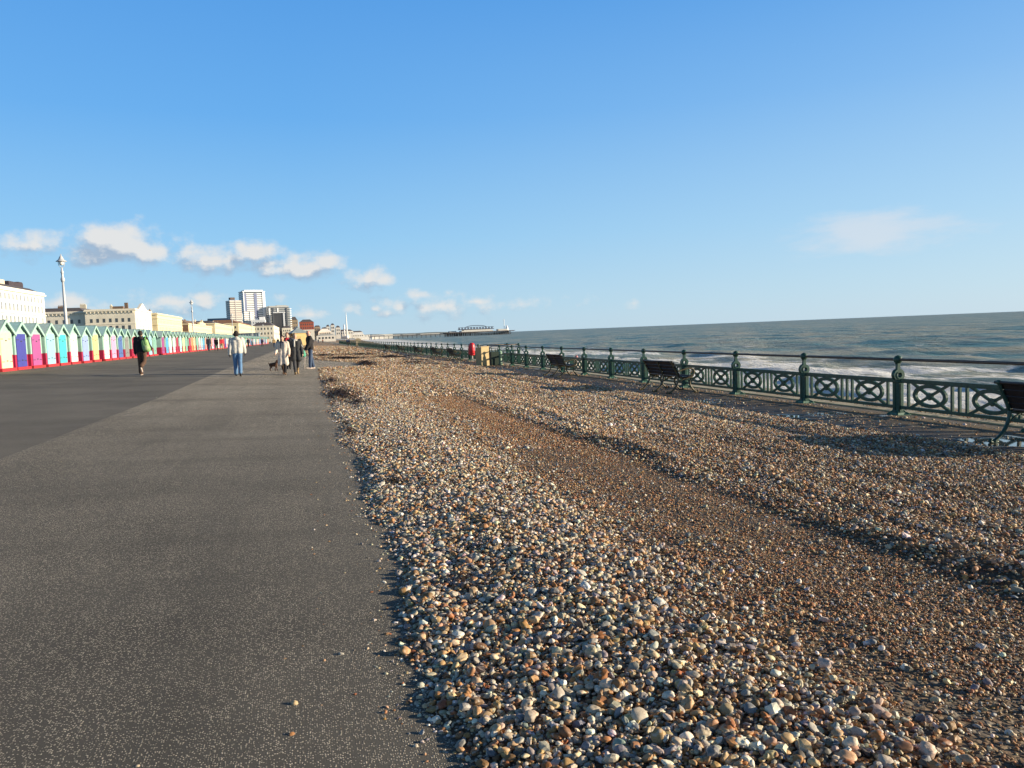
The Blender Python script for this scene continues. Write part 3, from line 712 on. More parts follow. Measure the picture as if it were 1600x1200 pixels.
q = MB(); q.lathe([(.125, .702), (.11, .78), (.05, .84), (.005, .85)], n=18); q.build('cap', mat('pale_green', ()), bo)

# ------------------------------------------------------------------ seaweed wrack
def weed(name, label_n, areas, size):
    V = []; F = []
    for (x0, y0, rx, ry, n) in areas:
        for _ in range(n):
            a = rng.uniform(0, 6.28); rr = abs(rng.normal(0, .5))
            x = x0+rx*rr*math.cos(a); y = y0+ry*rr*math.sin(a)
            if x < edge_x(y)-.12: continue
            z = -SLOPE*x+max(float(bed_h(x, y)), 0)+rng.uniform(.005, .05)*size/.1
            th = rng.uniform(0, 3.14); L = size*rng.uniform(.5, 1.6); w = size*rng.uniform(.08, .2); bz = rng.uniform(-.02, .035)*size/.1
            i = len(V); c, s = math.cos(th)*L/2, math.sin(th)*L/2; ox, oy = -math.sin(th)*w/2, math.cos(th)*w/2
            V += [(x-c-ox, y-s-oy, z), (x-c+ox, y-s+oy, z), (x+ox, y+oy, z+bz), (x-ox, y-oy, z+bz*.8), (x+c+ox, y+s+oy, z-.01), (x+c-ox, y+s-oy, z-.01)]
            F += [(i, i+1, i+2, i+3), (i+3, i+2, i+4, i+5)]
    return tag(put(name, npmesh(name, V, F, mat('brown_wrack', (.040, .024, .016), .6, .4, 20))), label_n, 'seaweed', None, 'stuff')
weed('seaweed', 'dark brown seaweed clumps along the near edge of the shingle', [(.75, 20.5, .5, 3.0, 2000), (1.0, 17.5, .5, 2.0, 300), (.7, 27, .5, 4, 700), (.55, 12, .2, 2.5, 90), (.75, 7.6, .2, .4, 40), (.8, 4.3, .12, .4, 25)], .10)
weed('seaweed', 'dark seaweed streaks across the farther shingle beyond the walkers', [(2.5, 57, 1.8, 2.0, 900), (4.6, 71, 2.4, 4.5, 500), (6.2, 60, 2.2, 2.5, 600), (3.2, 45.5, .6, 5, 500), (1.2, 68, 2, 4, 400), (6, 45, 2.5, 4, 160), (4, 100, 4, 12, 160)], .26)
# ------------------------------------------------------------------ beach huts
M_hroof = mat('hut_roof_felt', (.34, .50, .49), .8, .15, 3, .1, dirt=((.24, .36, .35), .5))
M_hwall = mat('hut_turquoise', (.31, .50, .43), .6, .10, 3, .05)
M_hbarge = mat('hut_pale_trim', (.35, .55, .47), .55, .08, 4)
M_hbase = mat('hut_crimson', (.36, .012, .055), .6, .12, 3, .05)
M_hstep = mat('hut_red_plinth', (.46, .03, .035), .6, .15, 3)
DOORC = {'cream': (.86,.80,.52), 'royal blue': (.085,.085,.38), 'magenta': (.46,.12,.33), 'sky blue': (.36,.64,.80), 'teal': (.09,.58,.64), 'white': (.82,.82,.80),
         'periwinkle': (.34,.44,.78), 'yellow': (.84,.63,.30), 'pink': (.84,.40,.60), 'denim blue': (.11,.19,.44), 'grey': (.27,.27,.26), 'crimson': (.44,.03,.08),
         'purple': (.38,.09,.28), 'bright blue': (.12,.42,.68), 'pale pink': (.86,.66,.74), 'turquoise': (.25,.48,.40), 'orange': (.84,.30,.12), 'peach': (.86,.56,.36),
         'pale blue': (.45,.66,.78), 'green': (.14,.42,.22), 'salmon': (.82,.38,.32), 'lemon': (.84,.80,.42), 'lilac': (.55,.44,.72)}
def hut_meshes(full):
    W, D, ze, zr = .84, 2.1, 1.74, 2.25
    wall = MB(); zb = .72
    pts = [(-W, zb), (W, zb), (W, ze), (0, zr-.06), (-W, ze)]
    wall.prism(pts, D, lambda u, v, w: (-D/2+w, u, v))
    base = MB(); base.box((-D/2, 0, zb/2-.02), (D+.02, 2*W+.02, zb+.04))
    step = MB(); step.box((.06, 0, .03), (.14, 2*W+.12, .20))
    roof = MB()
    for s in (-1, 1):
        a = Vector((0, 0, zr)); e = Vector((0, s*1.04, ze-.10)); n_ = Vector((0, s*(zr-ze+.1), 1.04)).normalized()*.035
        vs = []
        for x in (-D-.08, .13):
            for p in (a, e, e+n_, a+n_): vs.append((x, p.y, p.z))
        roof.add(vs, [(0,1,2,3), (7,6,5,4), (0,4,5,1), (1,5,6,2), (2,6,7,3), (3,7,4,0)])
    barge = MB()
    for s in (-1, 1): barge.bar((.145, s*.01, zr-.03), (.145, s*1.03, ze-.14), .13, .03, (1, 0, 0))
    trim = MB()
    for s in (-1, 1): trim.box((.012, s*.745, (zb+ze)/2), (.03, .16, ze-zb))
    trim.box((.014, 0, ze+.0), (.028, 1.33, .08))
    door = MB()
    door.box((.02, -.312, .92), (.05, .618, 1.56)); door.box((.02, .312, .92), (.05, .618, 1.56))
    lock = MB()
    for z in (.45, 1.35): lock.box((.052, .02, z), (.02, .16, .05))
    hinge = MB()
    for z in (.42, 1.42):
        for s in (-1, 1): hinge.box((.05, s*.46, z), (.016, .28, .03))
    return [q.mesh(n, m_) for q, n, m_ in ((wall, 'wall', M_hwall), (base, 'base_wall', M_hbase), (step, 'plinth', M_hstep), (roof, 'roof', M_hroof), (barge, 'bargeboard', M_hbarge), (trim, 'corner_trim', M_hbarge), (door, 'door', M_hwall), (lock, 'lock', mat('dark_metal', (.05, .05, .05), .5)), (hinge, 'hinge', mat('dark_metal', ())))]
HM = hut_meshes(True)
seq = ['cream', 'royal blue', 'magenta', 'sky blue', 'teal', 'white', 'periwinkle', 'yellow', 'white', 'pink', 'denim blue', 'grey', 'crimson', 'green', 'teal', 'sky blue', 'turquoise',
       'purple', 'bright blue', 'white', 'pale pink', 'crimson', 'pale blue', 'lemon', 'turquoise', 'crimson', 'orange', 'peach', 'turquoise', 'pale pink', 'pale blue', 'bright blue', 'salmon', 'periwinkle', 'turquoise', 'salmon']
yc = [39.45, 41.56, 43.68, 45.80, 48.0, 50.2, 52.4, 54.95, 57.4, 59.5, 61.65, 63.8, 65.95, 68.1, 70.3, 72.4, 74.6, 78.6, 80.75, 82.9, 85.0]
seq = ['lemon']+seq; yc = [37.3]+yc
hr_ = random.Random(4); keys = list(DOORC)
while yc[-1] < 276: yc.append(yc[-1]+(2.11 if hr_.random() > .06 else hr_.choice([2.6, 3.4, 2.4])))
seen = set()
while len(seq) < len(yc)+1:
    c = hr_.choice(keys)
    if c != seq[-1]: seq.append(c)
seq[len(yc)-3:len(yc)] = ['orange', 'salmon', 'peach']
for i in range(1, len(yc)):
    for _ in range(400):
        tr = (seq[i-1], seq[i], seq[i+1])
        if tr not in seen: break
        seq[i+1] = hr_.choice([k for k in keys if k != seq[i]])
    seen.add((seq[i-1], seq[i], seq[i+1]))
tints = [tuple(c*f for c in (1, 1, 1)) for f in (.92, 1, 1.08)]
roofm = [M_hroof, mat('hut_roof_felt_grey', (.36, .49, .48), .8, .15, 3, .1), mat('hut_roof_felt_blue', (.30, .49, .51), .8, .15, 3, .1)]
for i, y in enumerate(yc):
    c = seq[i]; M_d = mat('door_paint_'+c.replace(' ', '_'), tuple(.90*v**1.1 for v in DOORC[c]), .5, .06, 2.5, .03)
    near = y < 120
    lab = f'beach hut with {c} door ' + ('nearest the frame edge' if i == 0 else f'between {seq[i-1]} and {seq[i+1]} doors' if i < len(yc)-1 else f'last of the row after {seq[i-1]} door')
    h = thing('beach_hut', lab, 'beach hut', (-13.28+hr_.uniform(-.05, .05), y, gz(-13.2)), 0, 'row of painted beach huts along the promenade')
    h.scale = (1, 1, hr_.uniform(.975, 1.03))
    names = ('wall', 'base_wall', 'plinth', 'roof', 'bargeboard', 'corner_trim', 'door', 'lock', 'hinge')
    dr = None
    for k, nm in enumerate(names):
        if not near and nm in ('lock', 'hinge', 'corner_trim'): continue
        if c == 'turquoise' and nm == 'hinge': continue
        o = put(nm, HM[k], dr if nm in ('lock', 'hinge') else h, None, M_d if nm == 'door' else roofm[hr_.randrange(3)] if nm == 'roof' else None)
        if nm == 'door': dr = o

# ------------------------------------------------------------------ lamp columns
M_lamp = mat('silver_lamp_paint', (.50, .51, .53), .4, .08, 4); M_lglass = mat('lamp_glass', (.75, .72, .66), .15, .05, 4)
def lamp_meshes():
    c = MB(); c.lathe([(.22, 0), (.22, .25), (.16, .32), (.16, 1.1), (.13, 1.25), (.115, 2.4), (.10, 4.2), (.075, 5.7)], n=20)
    k = MB(); k.lathe([(.075, 5.70), (.12, 5.78), (.14, 5.9), (.12, 6.0), (.075, 6.1), (.08, 6.35), (.115, 6.42), (.09, 6.5), (.06, 6.6), (.045, 6.78)], n=20)
    n = MB(); n.tube(spline([(-.02, 0, 6.75), (-.16, 0, 6.9), (-.2, 0, 7.15), (-.05, 0, 7.32), (0, 0, 7.3)]), .022, 8); n.tube(spline([(.02, 0, 6.75), (.16, 0, 6.9), (.2, 0, 7.15), (.05, 0, 7.32), (0, 0, 7.3)]), .022, 8)
    g = MB(); g.ball((0, 0, 7.08), .16, 14, 10, (1, 1, 1))
    h = MB(); h.lathe([(.36, 7.20), (.355, 7.23), (.27, 7.28), (.19, 7.35), (.14, 7.46), (.10, 7.56), (.05, 7.60), (.03, 7.72), (.004, 7.76)], n=20)
    return [q.mesh(nm, m_) for q, nm, m_ in ((c, 'column', M_lamp), (k, 'collar', M_lamp), (n, 'bracket', M_lamp), (g, 'globe', M_lglass), (h, 'lamp_hood', M_lamp))]
LM = lamp_meshes()
for k, lab in enumerate(('tall silver lamp post with wide hood, closest, in front of grey cream terrace', 'second silver lamp post, against sky right of the yellow terrace', 'third silver lamp post, in front of the blue glass block',
                         'fourth lamp post, below the white tower', 'fifth lamp post, just right of the white tower', 'sixth small lamp post towards the far end of huts', 'seventh and most distant small lamp post')):
    l = thing('lamp_post', lab, 'lamp post', (-17.0, 62.75+64.6*k, .62), 0, 'silver lamp posts behind the huts')
    for me_ in LM: put(me_.name.split('.')[0], me_, l)

# ------------------------------------------------------------------ buildings
M_win = mat('window_glass', (.07, .08, .09), .15, .3, 2); M_winp = mat('window_pale', (.26, .28, .30), .3, .2, 2)
M_slate = mat('slate_roof', (.10, .09, .10), .7, .25, 2); M_stack = mat('chimney_brick', (.20, .13, .09), .85, .3, 2); M_pot = mat('pale_render', (.62, .55, .42), .8, .12, 1)
WM = {}
def winmesh(w, h, axis):
    k = (round(w, 2), round(h, 2), axis)
    if k not in WM: WM[k] = MB().box((0, 0, 0), (.16, w, h) if axis == 'x' else (w, .16, h)).mesh('window', M_win)
    return WM[k]
WN = [0]
def building(name, label, x0, x1, y0, y1, zt, wall, group=None, zb=.55, cornice=None, roof=None, chim=0, wx=(), wy=(), bands=(), parapet=0, seed=1, winm=None):
    """a block with its sea front on +x (x1) and its near end on -y (y0); wx / wy: (z centre, n, w, h) window rows on those faces"""
    R_ = random.Random(seed)
    o = thing(name, label, 'building', ((x0+x1)/2, (y0+y1)/2, zb), 0, group)
    cx, cy = (x0+x1)/2, (y0+y1)/2; dx, dy = x1-x0, y1-y0
    q = MB(); q.box((0, 0, (zt-zb)/2), (dx, dy, zt-zb)); q.build('wall', wall, o)
    if cornice:
        q = MB(); q.box((0, 0, zt-zb-.75), (dx+1.0, dy+1.0, .45)); q.box((0, 0, zt-zb-.25), (dx+.35, dy+.35, .5))
        if cornice == 2:
            n = int(dx/1.5)
            for i in range(n): q.box((-dx/2+(i+.5)*dx/n, -dy/2-.28, zt-zb-1.45), (.3, .5, .9))
        q.build('cornice', wall, o)
    for (z, hgt, prt, m_) in bands:
        q = MB(); q.box((0, 0, z-zb), (dx+2*prt, dy+2*prt, hgt)); q.build('string_course', m_ or wall, o)
    if roof:
        q = MB(); zr = zt-zb; h = roof[0]
        vs = [(-dx/2+.6, -dy/2+.6, zr), (dx/2-.6, -dy/2+.6, zr), (dx/2-.6, dy/2-.6, zr), (-dx/2+.6, dy/2-.6, zr), (-dx*roof[1], -dy*.47, zr+h), (dx*roof[1], -dy*.47, zr+h), (dx*roof[1], dy*.47, zr+h), (-dx*roof[1], dy*.47, zr+h)]
        q.add(vs, [(4,5,6,7), (0,1,5,4), (1,2,6,5), (2,3,7,6), (3,0,4,7)]); rf = q.build('roof', roof[2], o)
    for i in range(chim):
        q = MB(); s = (i+.5)/chim; h = R_.uniform(1.6, 2.8); zz = zt-zb+(roof[0]*.6 if roof else 0)
        longy = dy > dx
        px, py = (R_.uniform(-.1, .25)*dx, (s-.5)*dy) if longy else ((s-.5)*dx, R_.uniform(-.2, .2)*dy)
        L = R_.uniform(1.4, 3.2)
        q.box((px, py, zz+h/2-.4), (.9, L, h+.8) if longy else (L, .9, h+.8))
        for j in range(int(L/.55)): q.lathe([(.16, h-.1), (.13, h+.55)], (px+(0 if longy else -L/2+.35+j*.55), py+(-L/2+.35+j*.55 if longy else 0), zz), 8)
        q.build('chimney', M_pot if R_.random() < .35 else M_stack, o)
    WN[0] = 0
    def win(face, z, n, w, h, m=1.2, skip=()):
        for i in range(n):
            if i in skip or WN[0] >= 98: continue
            WN[0] += 1
            if face == 'x': put('window', winmesh(w, h, 'x'), o, (dx/2-.03, -dy/2+m+(i+.5)*(dy-2*m)/n, z-zb), winm)
            else: put('window', winmesh(w, h, 'y'), o, (-dx/2+m+(i+.5)*(dx-2*m)/n, -dy/2+.03, z-zb), winm)
    for r_ in wx: win('x', *r_)
    for r_ in wy: win('y', *r_)
    return o, dx, dy
M_white = mat('white_stucco', (.80, .76, .68), .7, .06, .3); M_cream = mat('cream_stucco', (.78, .71, .58), .75, .1, .3); M_yel = mat('yellow_stucco', (.80, .67, .42), .7, .08, .3)
M_grey = mat('weathered_stucco', (.72, .66, .56), .8, .12, .3); M_brick = mat('brown_brick', (.24, .13, .08), .85, .2, 1); M_redb = mat('red_brick', (.40, .10, .06), .8, .15, .5)
TG = 'pale stucco terraces behind the lawns'
b_, dx, dy = building('hotel', 'tall white hotel with rows of small windows, behind the first huts', -92, -75, 190, 257, 18.3, M_white, TG, cornice=1, roof=(1.3, .32, M_slate), chim=0, wx=[(15.9, 23, .95, 1.5), (13.2, 23, 1.05, 1.9), (9.7, 23, 1.1, 2.3, 1.2, (21,)), (6.2, 23, 1.1, 2.3)], bands=[(11.6, .25, .3, None)], winm=M_winp, seed=2)
q = MB(); q.box((2, 22.5, 19.0), (6, 11, 2.6)); q.box((2, 27.0, 20.2), (5.4, 3, .9)); q.build('penthouse', mat('dark_penthouse', (.055, .04, .045), .6, .2, 1), b_)
for yy in (-10, 2, 12):
    q = MB(); q.box((3, yy, 19.0), (4, 4, 2.6)); q.build('chimney', M_pot, b_)
b_, dx, dy = building('terrace', 'grey cream terrace, shaded end on face with bracketed cornice, left part under slate roof', -128, -95.6, 382.4, 410, 18.2, M_grey, TG, cornice=2, roof=(1.6, .42, M_slate), chim=4, wy=[(13.6, 10, 1.0, 1.7), (10.2, 10, 1.1, 1.9), (6.8, 10, 1.1, 2.0)], bands=[(11.9, .2, .2, None)], seed=3)
b_, dx, dy = building('terrace', 'cream terrace with bracketed cornice and brilliant white pedimented end facing the sea', -95.4, -75, 380.7, 418, 18.7, M_cream, TG, cornice=2, chim=2, wy=[(13.6, 7, 1.0, 1.7), (10.2, 7, 1.1, 1.9), (6.8, 7, 1.1, 2.0)], bands=[(11.9, .2, .2, None)], seed=4)
q = MB(); q.box((dx/2+.09, 0, 9.0), (.18, dy-.4, 16.2)); q.prism([(-9, 0), (9, 0), (0, 3.0)], 1.2, lambda u, v, w: (dx/2-.4+w, -1+u, 18.16+v)); f_ = q.build('white_front', M_white, b_)
for z in (13.0, 9.6, 6.2):
    for i in range(6): put('window', winmesh(1.0, 1.9, 'x'), b_, (dx/2+.16, -15+i*6, z), M_winp)
q = MB(); q.box((1, -9, 18.9), (5.5, 2, 1.6)); q.box((6.0, -14, 19.6), (1.4, 1.2, 2.8)); q.build('chimney', M_stack, b_)
b_, dx, dy = building('terrace', 'deep yellow terrace with horizontal mouldings facing the sea', -100, -75, 434, 515, 18.4, M_yel, TG, cornice=1, chim=6, wx=[(14.0, 18, 1.0, 1.6), (10.4, 18, 1.1, 2.0), (6.8, 18, 1.1, 2.2)], bands=[(15.6, .3, .35, None), (12.2, .3, .3, None), (8.6, .5, .7, None)], winm=mat('window_warm', (.45, .36, .2), .3, .15, 2), seed=5)
b_, dx, dy = building('terrace', 'lower yellow terrace with brown brick end wall and central raised gable', -100, -75, 541, 668, 15.3, M_yel, TG, cornice=1, roof=(2.6, .3, M_stack), chim=7, wx=[(11.6, 24, 1.0, 1.8), (8.2, 24, 1.1, 2.0)], bands=[(9.9, .3, .3, None)], winm=mat('window_warm', ()), seed=6)
q = MB(); q.box((0, -dy/2-.1, 7.3), (dx-.1, .24, 14.5)); q.build('end_wall', M_brick, b_)
q = MB(); q.prism([(-16, 0), (16, 0), (16, 1.6), (4, 1.8), (0, 3.6), (-4, 1.8), (-16, 1.6)], 1.5, lambda u, v, w: (dx/2-.2+w, 4+u, 14.7+v)); q.build('gable', M_yel, b_)
b_, dx, dy = building('terrace', 'pale cream terrace with two rows of dark windows below the blue glass block', -105, -75, 690, 860, 18.6, M_yel, TG, cornice=1, roof=(2.2, .3, M_slate), chim=8, wx=[(14.8, 22, 1.5, 2.6), (9.6, 22, 1.5, 2.8)], wy=[(14.8, 6, 1.5, 2.6), (9.6, 6, 1.5, 2.8)], seed=7)
b_, dx, dy = building('terrace', 'yellow cream terrace with stepped roofline, below the white tower', -105, -72, 885, 1150, 22.5, M_yel, TG, cornice=1, roof=(4, .28, M_brick), chim=8, wx=[(18.0, 24, 1.8, 3.0), (12.0, 24, 1.8, 3.2)], wy=[(18, 7, 1.6, 2.6), (12, 7, 1.6, 2.8)], seed=8)
b_, dx, dy = building('terrace', 'cream seafront terrace under the grey balconied block, darker roof', -78, -48, 1190, 1420, 24.5, M_cream, TG, cornice=1, roof=(5, .28, M_slate), chim=6, wx=[(20, 22, 2, 3.4), (13, 22, 2, 3.4)], wy=[(20, 6, 2, 3.2), (13, 6, 2, 3.2), (6.5, 6, 2, 3.2)], seed=9)
# towers a mile off
M_tw = mat('tower_white', (.82, .82, .82), .6, .05, .05); M_tb = mat('tower_blue_recess', (.20, .23, .36), .4, .1, .05); M_tg = mat('tower_glass', (.12, .14, .16), .25, .25, .08); M_tl = mat('grey_concrete', (.42, .43, .43), .7, .1, .05)
def floors(o, w, d, z0, z1, n, m_, prt=.5, hgt=1.4, nm='balcony'):
    me_ = MB().box((0, 0, 0), (w+2*prt, d+2*prt, hgt)).mesh(nm, m_)
    for i in range(n): put(nm, me_, o, (0, 0, z0+(i+.5)*(z1-z0)/n))
b_, dx, dy = building('tower_block', 'tallest white tower block with blue recessed strips and many balconies', -116.5, -76.5, 1500, 1526, 93, M_tg, None)
b_.rotation_euler.z = math.radians(20)
floors(b_, dx, dy, 4, 91, 26, M_tw, .45, 2.0)
for u, w in ((-16.2, 4.5), (2.5, 5.2)):
    q = MB(); q.box((u, -dy/2-.3, 45), (w, 1.3, 90)); q.build('recess', M_tb, b_)
q = MB(); q.box((-18.9, -dy/2-.35, 46.5), (1.8, 1.9, 93)); q.box((17.4, -dy/2-.35, 46.5), (4.8, 1.9, 93)); q.box((dx/2+.5, 1, 46.5), (1.2, dy-5, 93)); q.build('pier_wall', M_tw, b_)
q = MB(); q.box((0, 0, 93.6), (dx+1.5, dy+1.5, 1.3)); q.box((1, 0, 95.3), (dx-6, dy-6, 2.6)); q.build('crown', M_tw, b_)
b_, dx, dy = building('tower_block', 'shorter pale banded tower just left of the tallest white tower', -133, -113.5, 1430, 1450, 73, M_tg, None)
b_.rotation_euler.z = math.radians(24)
floors(b_, dx, dy, 4, 75, 19, mat('tower_cream', (.66, .58, .52), .7, .08, .05), .5, 2.5)
q = MB(); q.box((-4, -4, 77.8), (8, 8, 4.0)); q.build('roof_plant', mat('plant_brown', (.12, .08, .07), .7), b_)
q = MB(); q.box((-.5, -dy/2-.2, 38), (1.2, 1.4, 75)); q.build('pier_wall', M_tl, b_)
b_, dx, dy = building('office_block', 'long low blue glass office block left of the towers', -168, -111, 1440, 1465, 45, mat('blue_glass', (.07, .13, .18), .2, .2, .05), None)
floors(b_, dx, dy, 14, 45, 5, mat('blue_grey_band', (.24, .31, .36), .5, .1, .05), .3, 1.6)
q = MB(); q.box((20, -1, 48), (18, 22, 8)); q.box((24.6, -13, 46), (8, 2.5, 1.2)); q.build('stepped_top', mat('blue_grey_band', ()), b_)
for z in (20, 27, 34, 41):
    q = MB(); q.prism([(-5, 0), (5, 1.6), (5, 4.2), (-5, 2.6)], 3, lambda u, v, w, z=z: (25+u, -dy/2-1.5+w, z+v)); q.build('white_balcony', M_tw, b_)
b_, dx, dy = building('apartment_block', 'broad grey glass apartment block with white balconied side right of the tower', -75.5, -34, 1500, 1540, 63, M_tg, None)
b_.rotation_euler.z = math.radians(12)
floors(b_, dx, dy, 8, 62, 16, M_tl, .25, 1.5, 'floor_band')
q = MB(); q.box((2, 0, 64.5), (dx-6, dy-3, 3)); q.box((9, 2, 66.6), (18, 20, 2)); q.build('roof_plant', M_tl, b_)
for u in (-16, -9.5, -1, 15):
    q = MB(); q.box((u, -dy/2-.5, 31), (2.6, 1.4, 62)); q.build('fin', mat('dark_fin', (.10, .11, .13), .4, .1, .05) if u in (-9.5, 15) else M_tw, b_)
me_ = MB().lathe([(3.2, -.7), (3.4, .7)], n=16).mesh('white_balcony', M_tw)
for i in range(14): put('white_balcony', me_, b_, (dx/2+.6, -dy/2+4, 8+i*4))
for i in range(14): put('white_balcony', me_, b_, (dx/2+.6, dy/2-8, 8+i*4))
b_, dx, dy = building('office_block', 'dark grey box with white cap standing before the grey apartment block', -58, -39, 1470, 1490, 52, mat('dark_cladding', (.075, .075, .08), .5, .15, .05), None)
q = MB(); q.box((0, 0, 52.6), (dx+1, dy+1, 2.0)); q.build('cap', M_tw, b_)
q = MB(); q.box((dx/2-1.2, -dy/2-.2, 26), (2.8, 1, 50)); q.build('white_edge', M_tw, b_)
b_, dx, dy = building('apartment_block', 'stepped white block below the tallest tower, higher left half', -112, -95, 1470, 1494, 57, M_tl, None)
b_.rotation_euler.z = math.radians(15)
floors(b_, dx, dy, 6, 56, 14, M_tw, .3, 2.4, 'floor_band')
q = MB(); q.box((2.5, -dy/2-.4, 28), (2.2, 1.6, 56)); q.build('pier_wall', M_tw, b_)
b_, dx, dy = building('apartment_block', 'white stepped terrace block with small windows between two towers', -95, -72, 1440, 1468, 40, M_tw, None, wy=[(35, 5, 1.8, 2.2), (30, 5, 1.8, 2.2), (25, 5, 1.8, 2.2), (20, 5, 1.8, 2.2), (15, 5, 1.8, 2.2)])
q = MB(); q.box((6, 2, 42), (9, 14, 6)); q.box((-5, 2, 41), (8, 10, 3)); q.build('upper_storey', M_tw, b_)
b_, dx, dy = building('house', 'brown stone gabled house beyond the grey apartment block', -31, -17, 1530, 1560, 40, mat('brown_stone', (.33, .25, .17), .8, .2, .1), None, roof=(6, .2, M_slate), chim=2, wy=[(34, 3, 2, 3), (26, 3, 2, 3), (18, 3, 2, 3)])
b_, dx, dy = building('hotel', 'large red brick hotel with pale lower storeys and dark roof', -15, 13, 1600, 1680, 37, M_redb, None, cornice=1, roof=(5, .25, M_slate), chim=3, wy=[(32, 6, 2, 3), (25, 6, 2, 3)], wx=[(32, 12, 2, 3), (25, 12, 2, 3)], bands=[(21, 1.0, .5, M_white)])
q = MB(); q.box((0, 0, 10), (dx+.8, dy+.8, 20)); q.build('pale_base', M_cream, b_)
b_, dx, dy = building('house', 'tan block standing right of the red brick hotel', 14, 27, 1700, 1740, 28, mat('tan_render', (.45, .34, .24), .8, .15, .1), None, roof=(3, .3, M_slate), chim=1, wy=[(23, 3, 2, 3), (16, 3, 2, 3)])
b_, dx, dy = building('hotel', 'broad low white hotel with pitched white roof on the far seafront', 22, 48, 1660, 1700, 17, M_white, None, roof=(6, .2, M_tw), wy=[(13, 6, 2.4, 3), (8, 6, 2.4, 3)])
for i, (x, w, z, lb_) in enumerate(((42, 9, 30, 'pale seafront house with bay, first of three beyond white hotel'), (53, 9, 33, 'tallest pale seafront house with dark roof, middle of three'), (64, 11, 27, 'pale seafront house nearest the mast, third of three'))):
    building('house', lb_, x, x+w, 1850, 1880, z, M_white, 'far seafront houses', roof=(4, .2, M_slate), chim=1, wy=[(z-6, 2, 2.2, 4), (z-14, 2, 2.2, 4)], seed=20+i)
building('house', 'low pale buildings at the foot of the white mast', 74, 112, 1990, 2010, 19, M_white, None, roof=(4, .3, M_slate), wy=[(14, 7, 2.5, 3.5)])
building('pavilion', 'small white pavilion right of the mast on far beach', 104, 132, 1900, 1915, 9.5, M_white, None, roof=(3.5, .3, M_tw), wy=[(6, 5, 2.4, 2.4)])
building('pavilion', 'low white single storey building beside tiny figures on the far promenade', 8, 26, 760, 775, 4.6, M_white, None, zb=-1.2, roof=(1.6, .3, M_tl), wy=[(2.4, 5, 1.8, 1.8)])
for x0_, x1_, y0_, z_, m__, lb_ in ((-44, -28, 1440, 24, M_cream, 'pale cream seafront block below the brown gabled house'), (-27, -12, 1460, 21, M_white, 'white seafront block in front of the red brick hotel'), (-8, 6, 1300, 12, M_cream, 'small cream house low in front of the red brick hotel'),
                                   (30, 44, 1780, 24, mat('tan_render', ()), 'tan house rising behind the broad low white hotel'), (116, 150, 2200, 17, M_white, 'pale terrace beyond the mast, low on the skyline')):
    building('house', lb_, x0_, x1_, y0_, y0_+22, z_, m__, None, roof=(3.5, .3, M_slate), chim=2, wy=[(z_-5, 4, 1.8, 2.8), (z_-10.5, 4, 1.8, 2.8)], seed=int(y0_))
# mast under construction
ms = thing('mast', 'thin white pointed mast rising above the far seafront', 'mast', (96, 1985, 0))
q = MB(); q.lathe([(1.9, 0), (1.7, 30), (1.2, 50), (.5, 66)], n=12); q.build('shaft', M_tw, ms)
q = MB(); q.lathe([(4, 0), (4, 6), (2.5, 8)], n=12); q.build('base', M_tw, ms)
ms = thing('tower', 'shorter white stub tower just left of the pointed mast', 'tower', (89.6, 1985, 0))
q = MB(); q.lathe([(2.0, 0), (2.0, 33), (1.0, 36)], n=10); q.build('shaft', M_tw, ms)
q = MB(); q.box((0, 0, 24), (6, 6, 1)); q.build('platform', M_tl, ms)
# glazed shelter behind the far huts
sh = thing('shelter', 'grey glazed shelter rising behind the far end of huts', 'shelter', (-18.6, 266, .6))
q = MB(); q.box((0, 0, 1.2), (6.6, 8, 2.4)); q.build('base_wall', M_hwall, sh)
q = MB(); q.box((0, 0, 3.0), (6.4, 7.8, 1.2)); q.build('glazing', mat('shelter_glass', (.22, .27, .31), .3, .2, 1), sh)
q = MB()
for k in range(9): q.box((-3.2+k*.8, -3.95, 3.0), (.1, .12, 1.2))
q.build('mullions', M_tl, sh)
q = MB(); q.box((0, 0, 3.7), (7.2, 8.6, .18)); q.build('roof', mat('shelter_roof', (.40, .45, .47), .5, .1, 1), sh)
# kiosk
M_kio = mat('kiosk_tan', (.70, .50, .22), .7, .08, 1); M_kr = mat('kiosk_lead', (.28, .33, .36), .5, .15, 1)
ki = thing('kiosk', 'square tan boarded kiosk with grey pyramid roof on the path', 'kiosk', (-2.3, 195.5, gz(-2.3)), math.radians(16))
q = MB(); q.box((0, 0, 1.55), (3.4, 3.2, 3.1)); q.build('wall', M_kio, ki)
q = MB(); q.box((0, 0, 3.14), (3.9, 3.7, .16)); q.add([(-1.9, -1.8, 3.2), (1.9, -1.8, 3.2), (1.9, 1.8, 3.2), (-1.9, 1.8, 3.2), (-.5, -.5, 4.1), (.5, -.5, 4.1), (.5, .5, 4.1), (-.5, .5, 4.1)], [(0,1,5,4), (1,2,6,5), (2,3,7,6), (3,0,4,7), (4,5,6,7)]); rf = q.build('roof', M_kr, ki)
q = MB(); q.box((0, 0, 4.25), (.8, .8, .3)); q.lathe([(.62, 4.4), (.3, 4.65), (.02, 4.8)], n=8); q.build('lantern', M_kr, rf)
q = MB(); q.box((-.5, -1.62, 1.7), (1.6, .06, 1.1)); q.build('shutter', mat('kiosk_shutter', (.55, .40, .18), .7, .1, 2), ki)
aw = MB(); aw.add([(-1.72, -1.6, 3.05), (-1.72, 1.6, 3.05), (-3.3, 1.6, 2.3), (-3.3, -1.6, 2.3), (-1.72, -1.6, 3.11), (-1.72, 1.6, 3.11), (-3.3, 1.6, 2.36), (-3.3, -1.6, 2.36)], [(0,1,2,3), (7,6,5,4), (0,4,5,1), (1,5,6,2), (2,6,7,3), (3,7,4,0)]); aw.build('awning', mat('kiosk_awning', (.10, .07, .07), .8), ki)

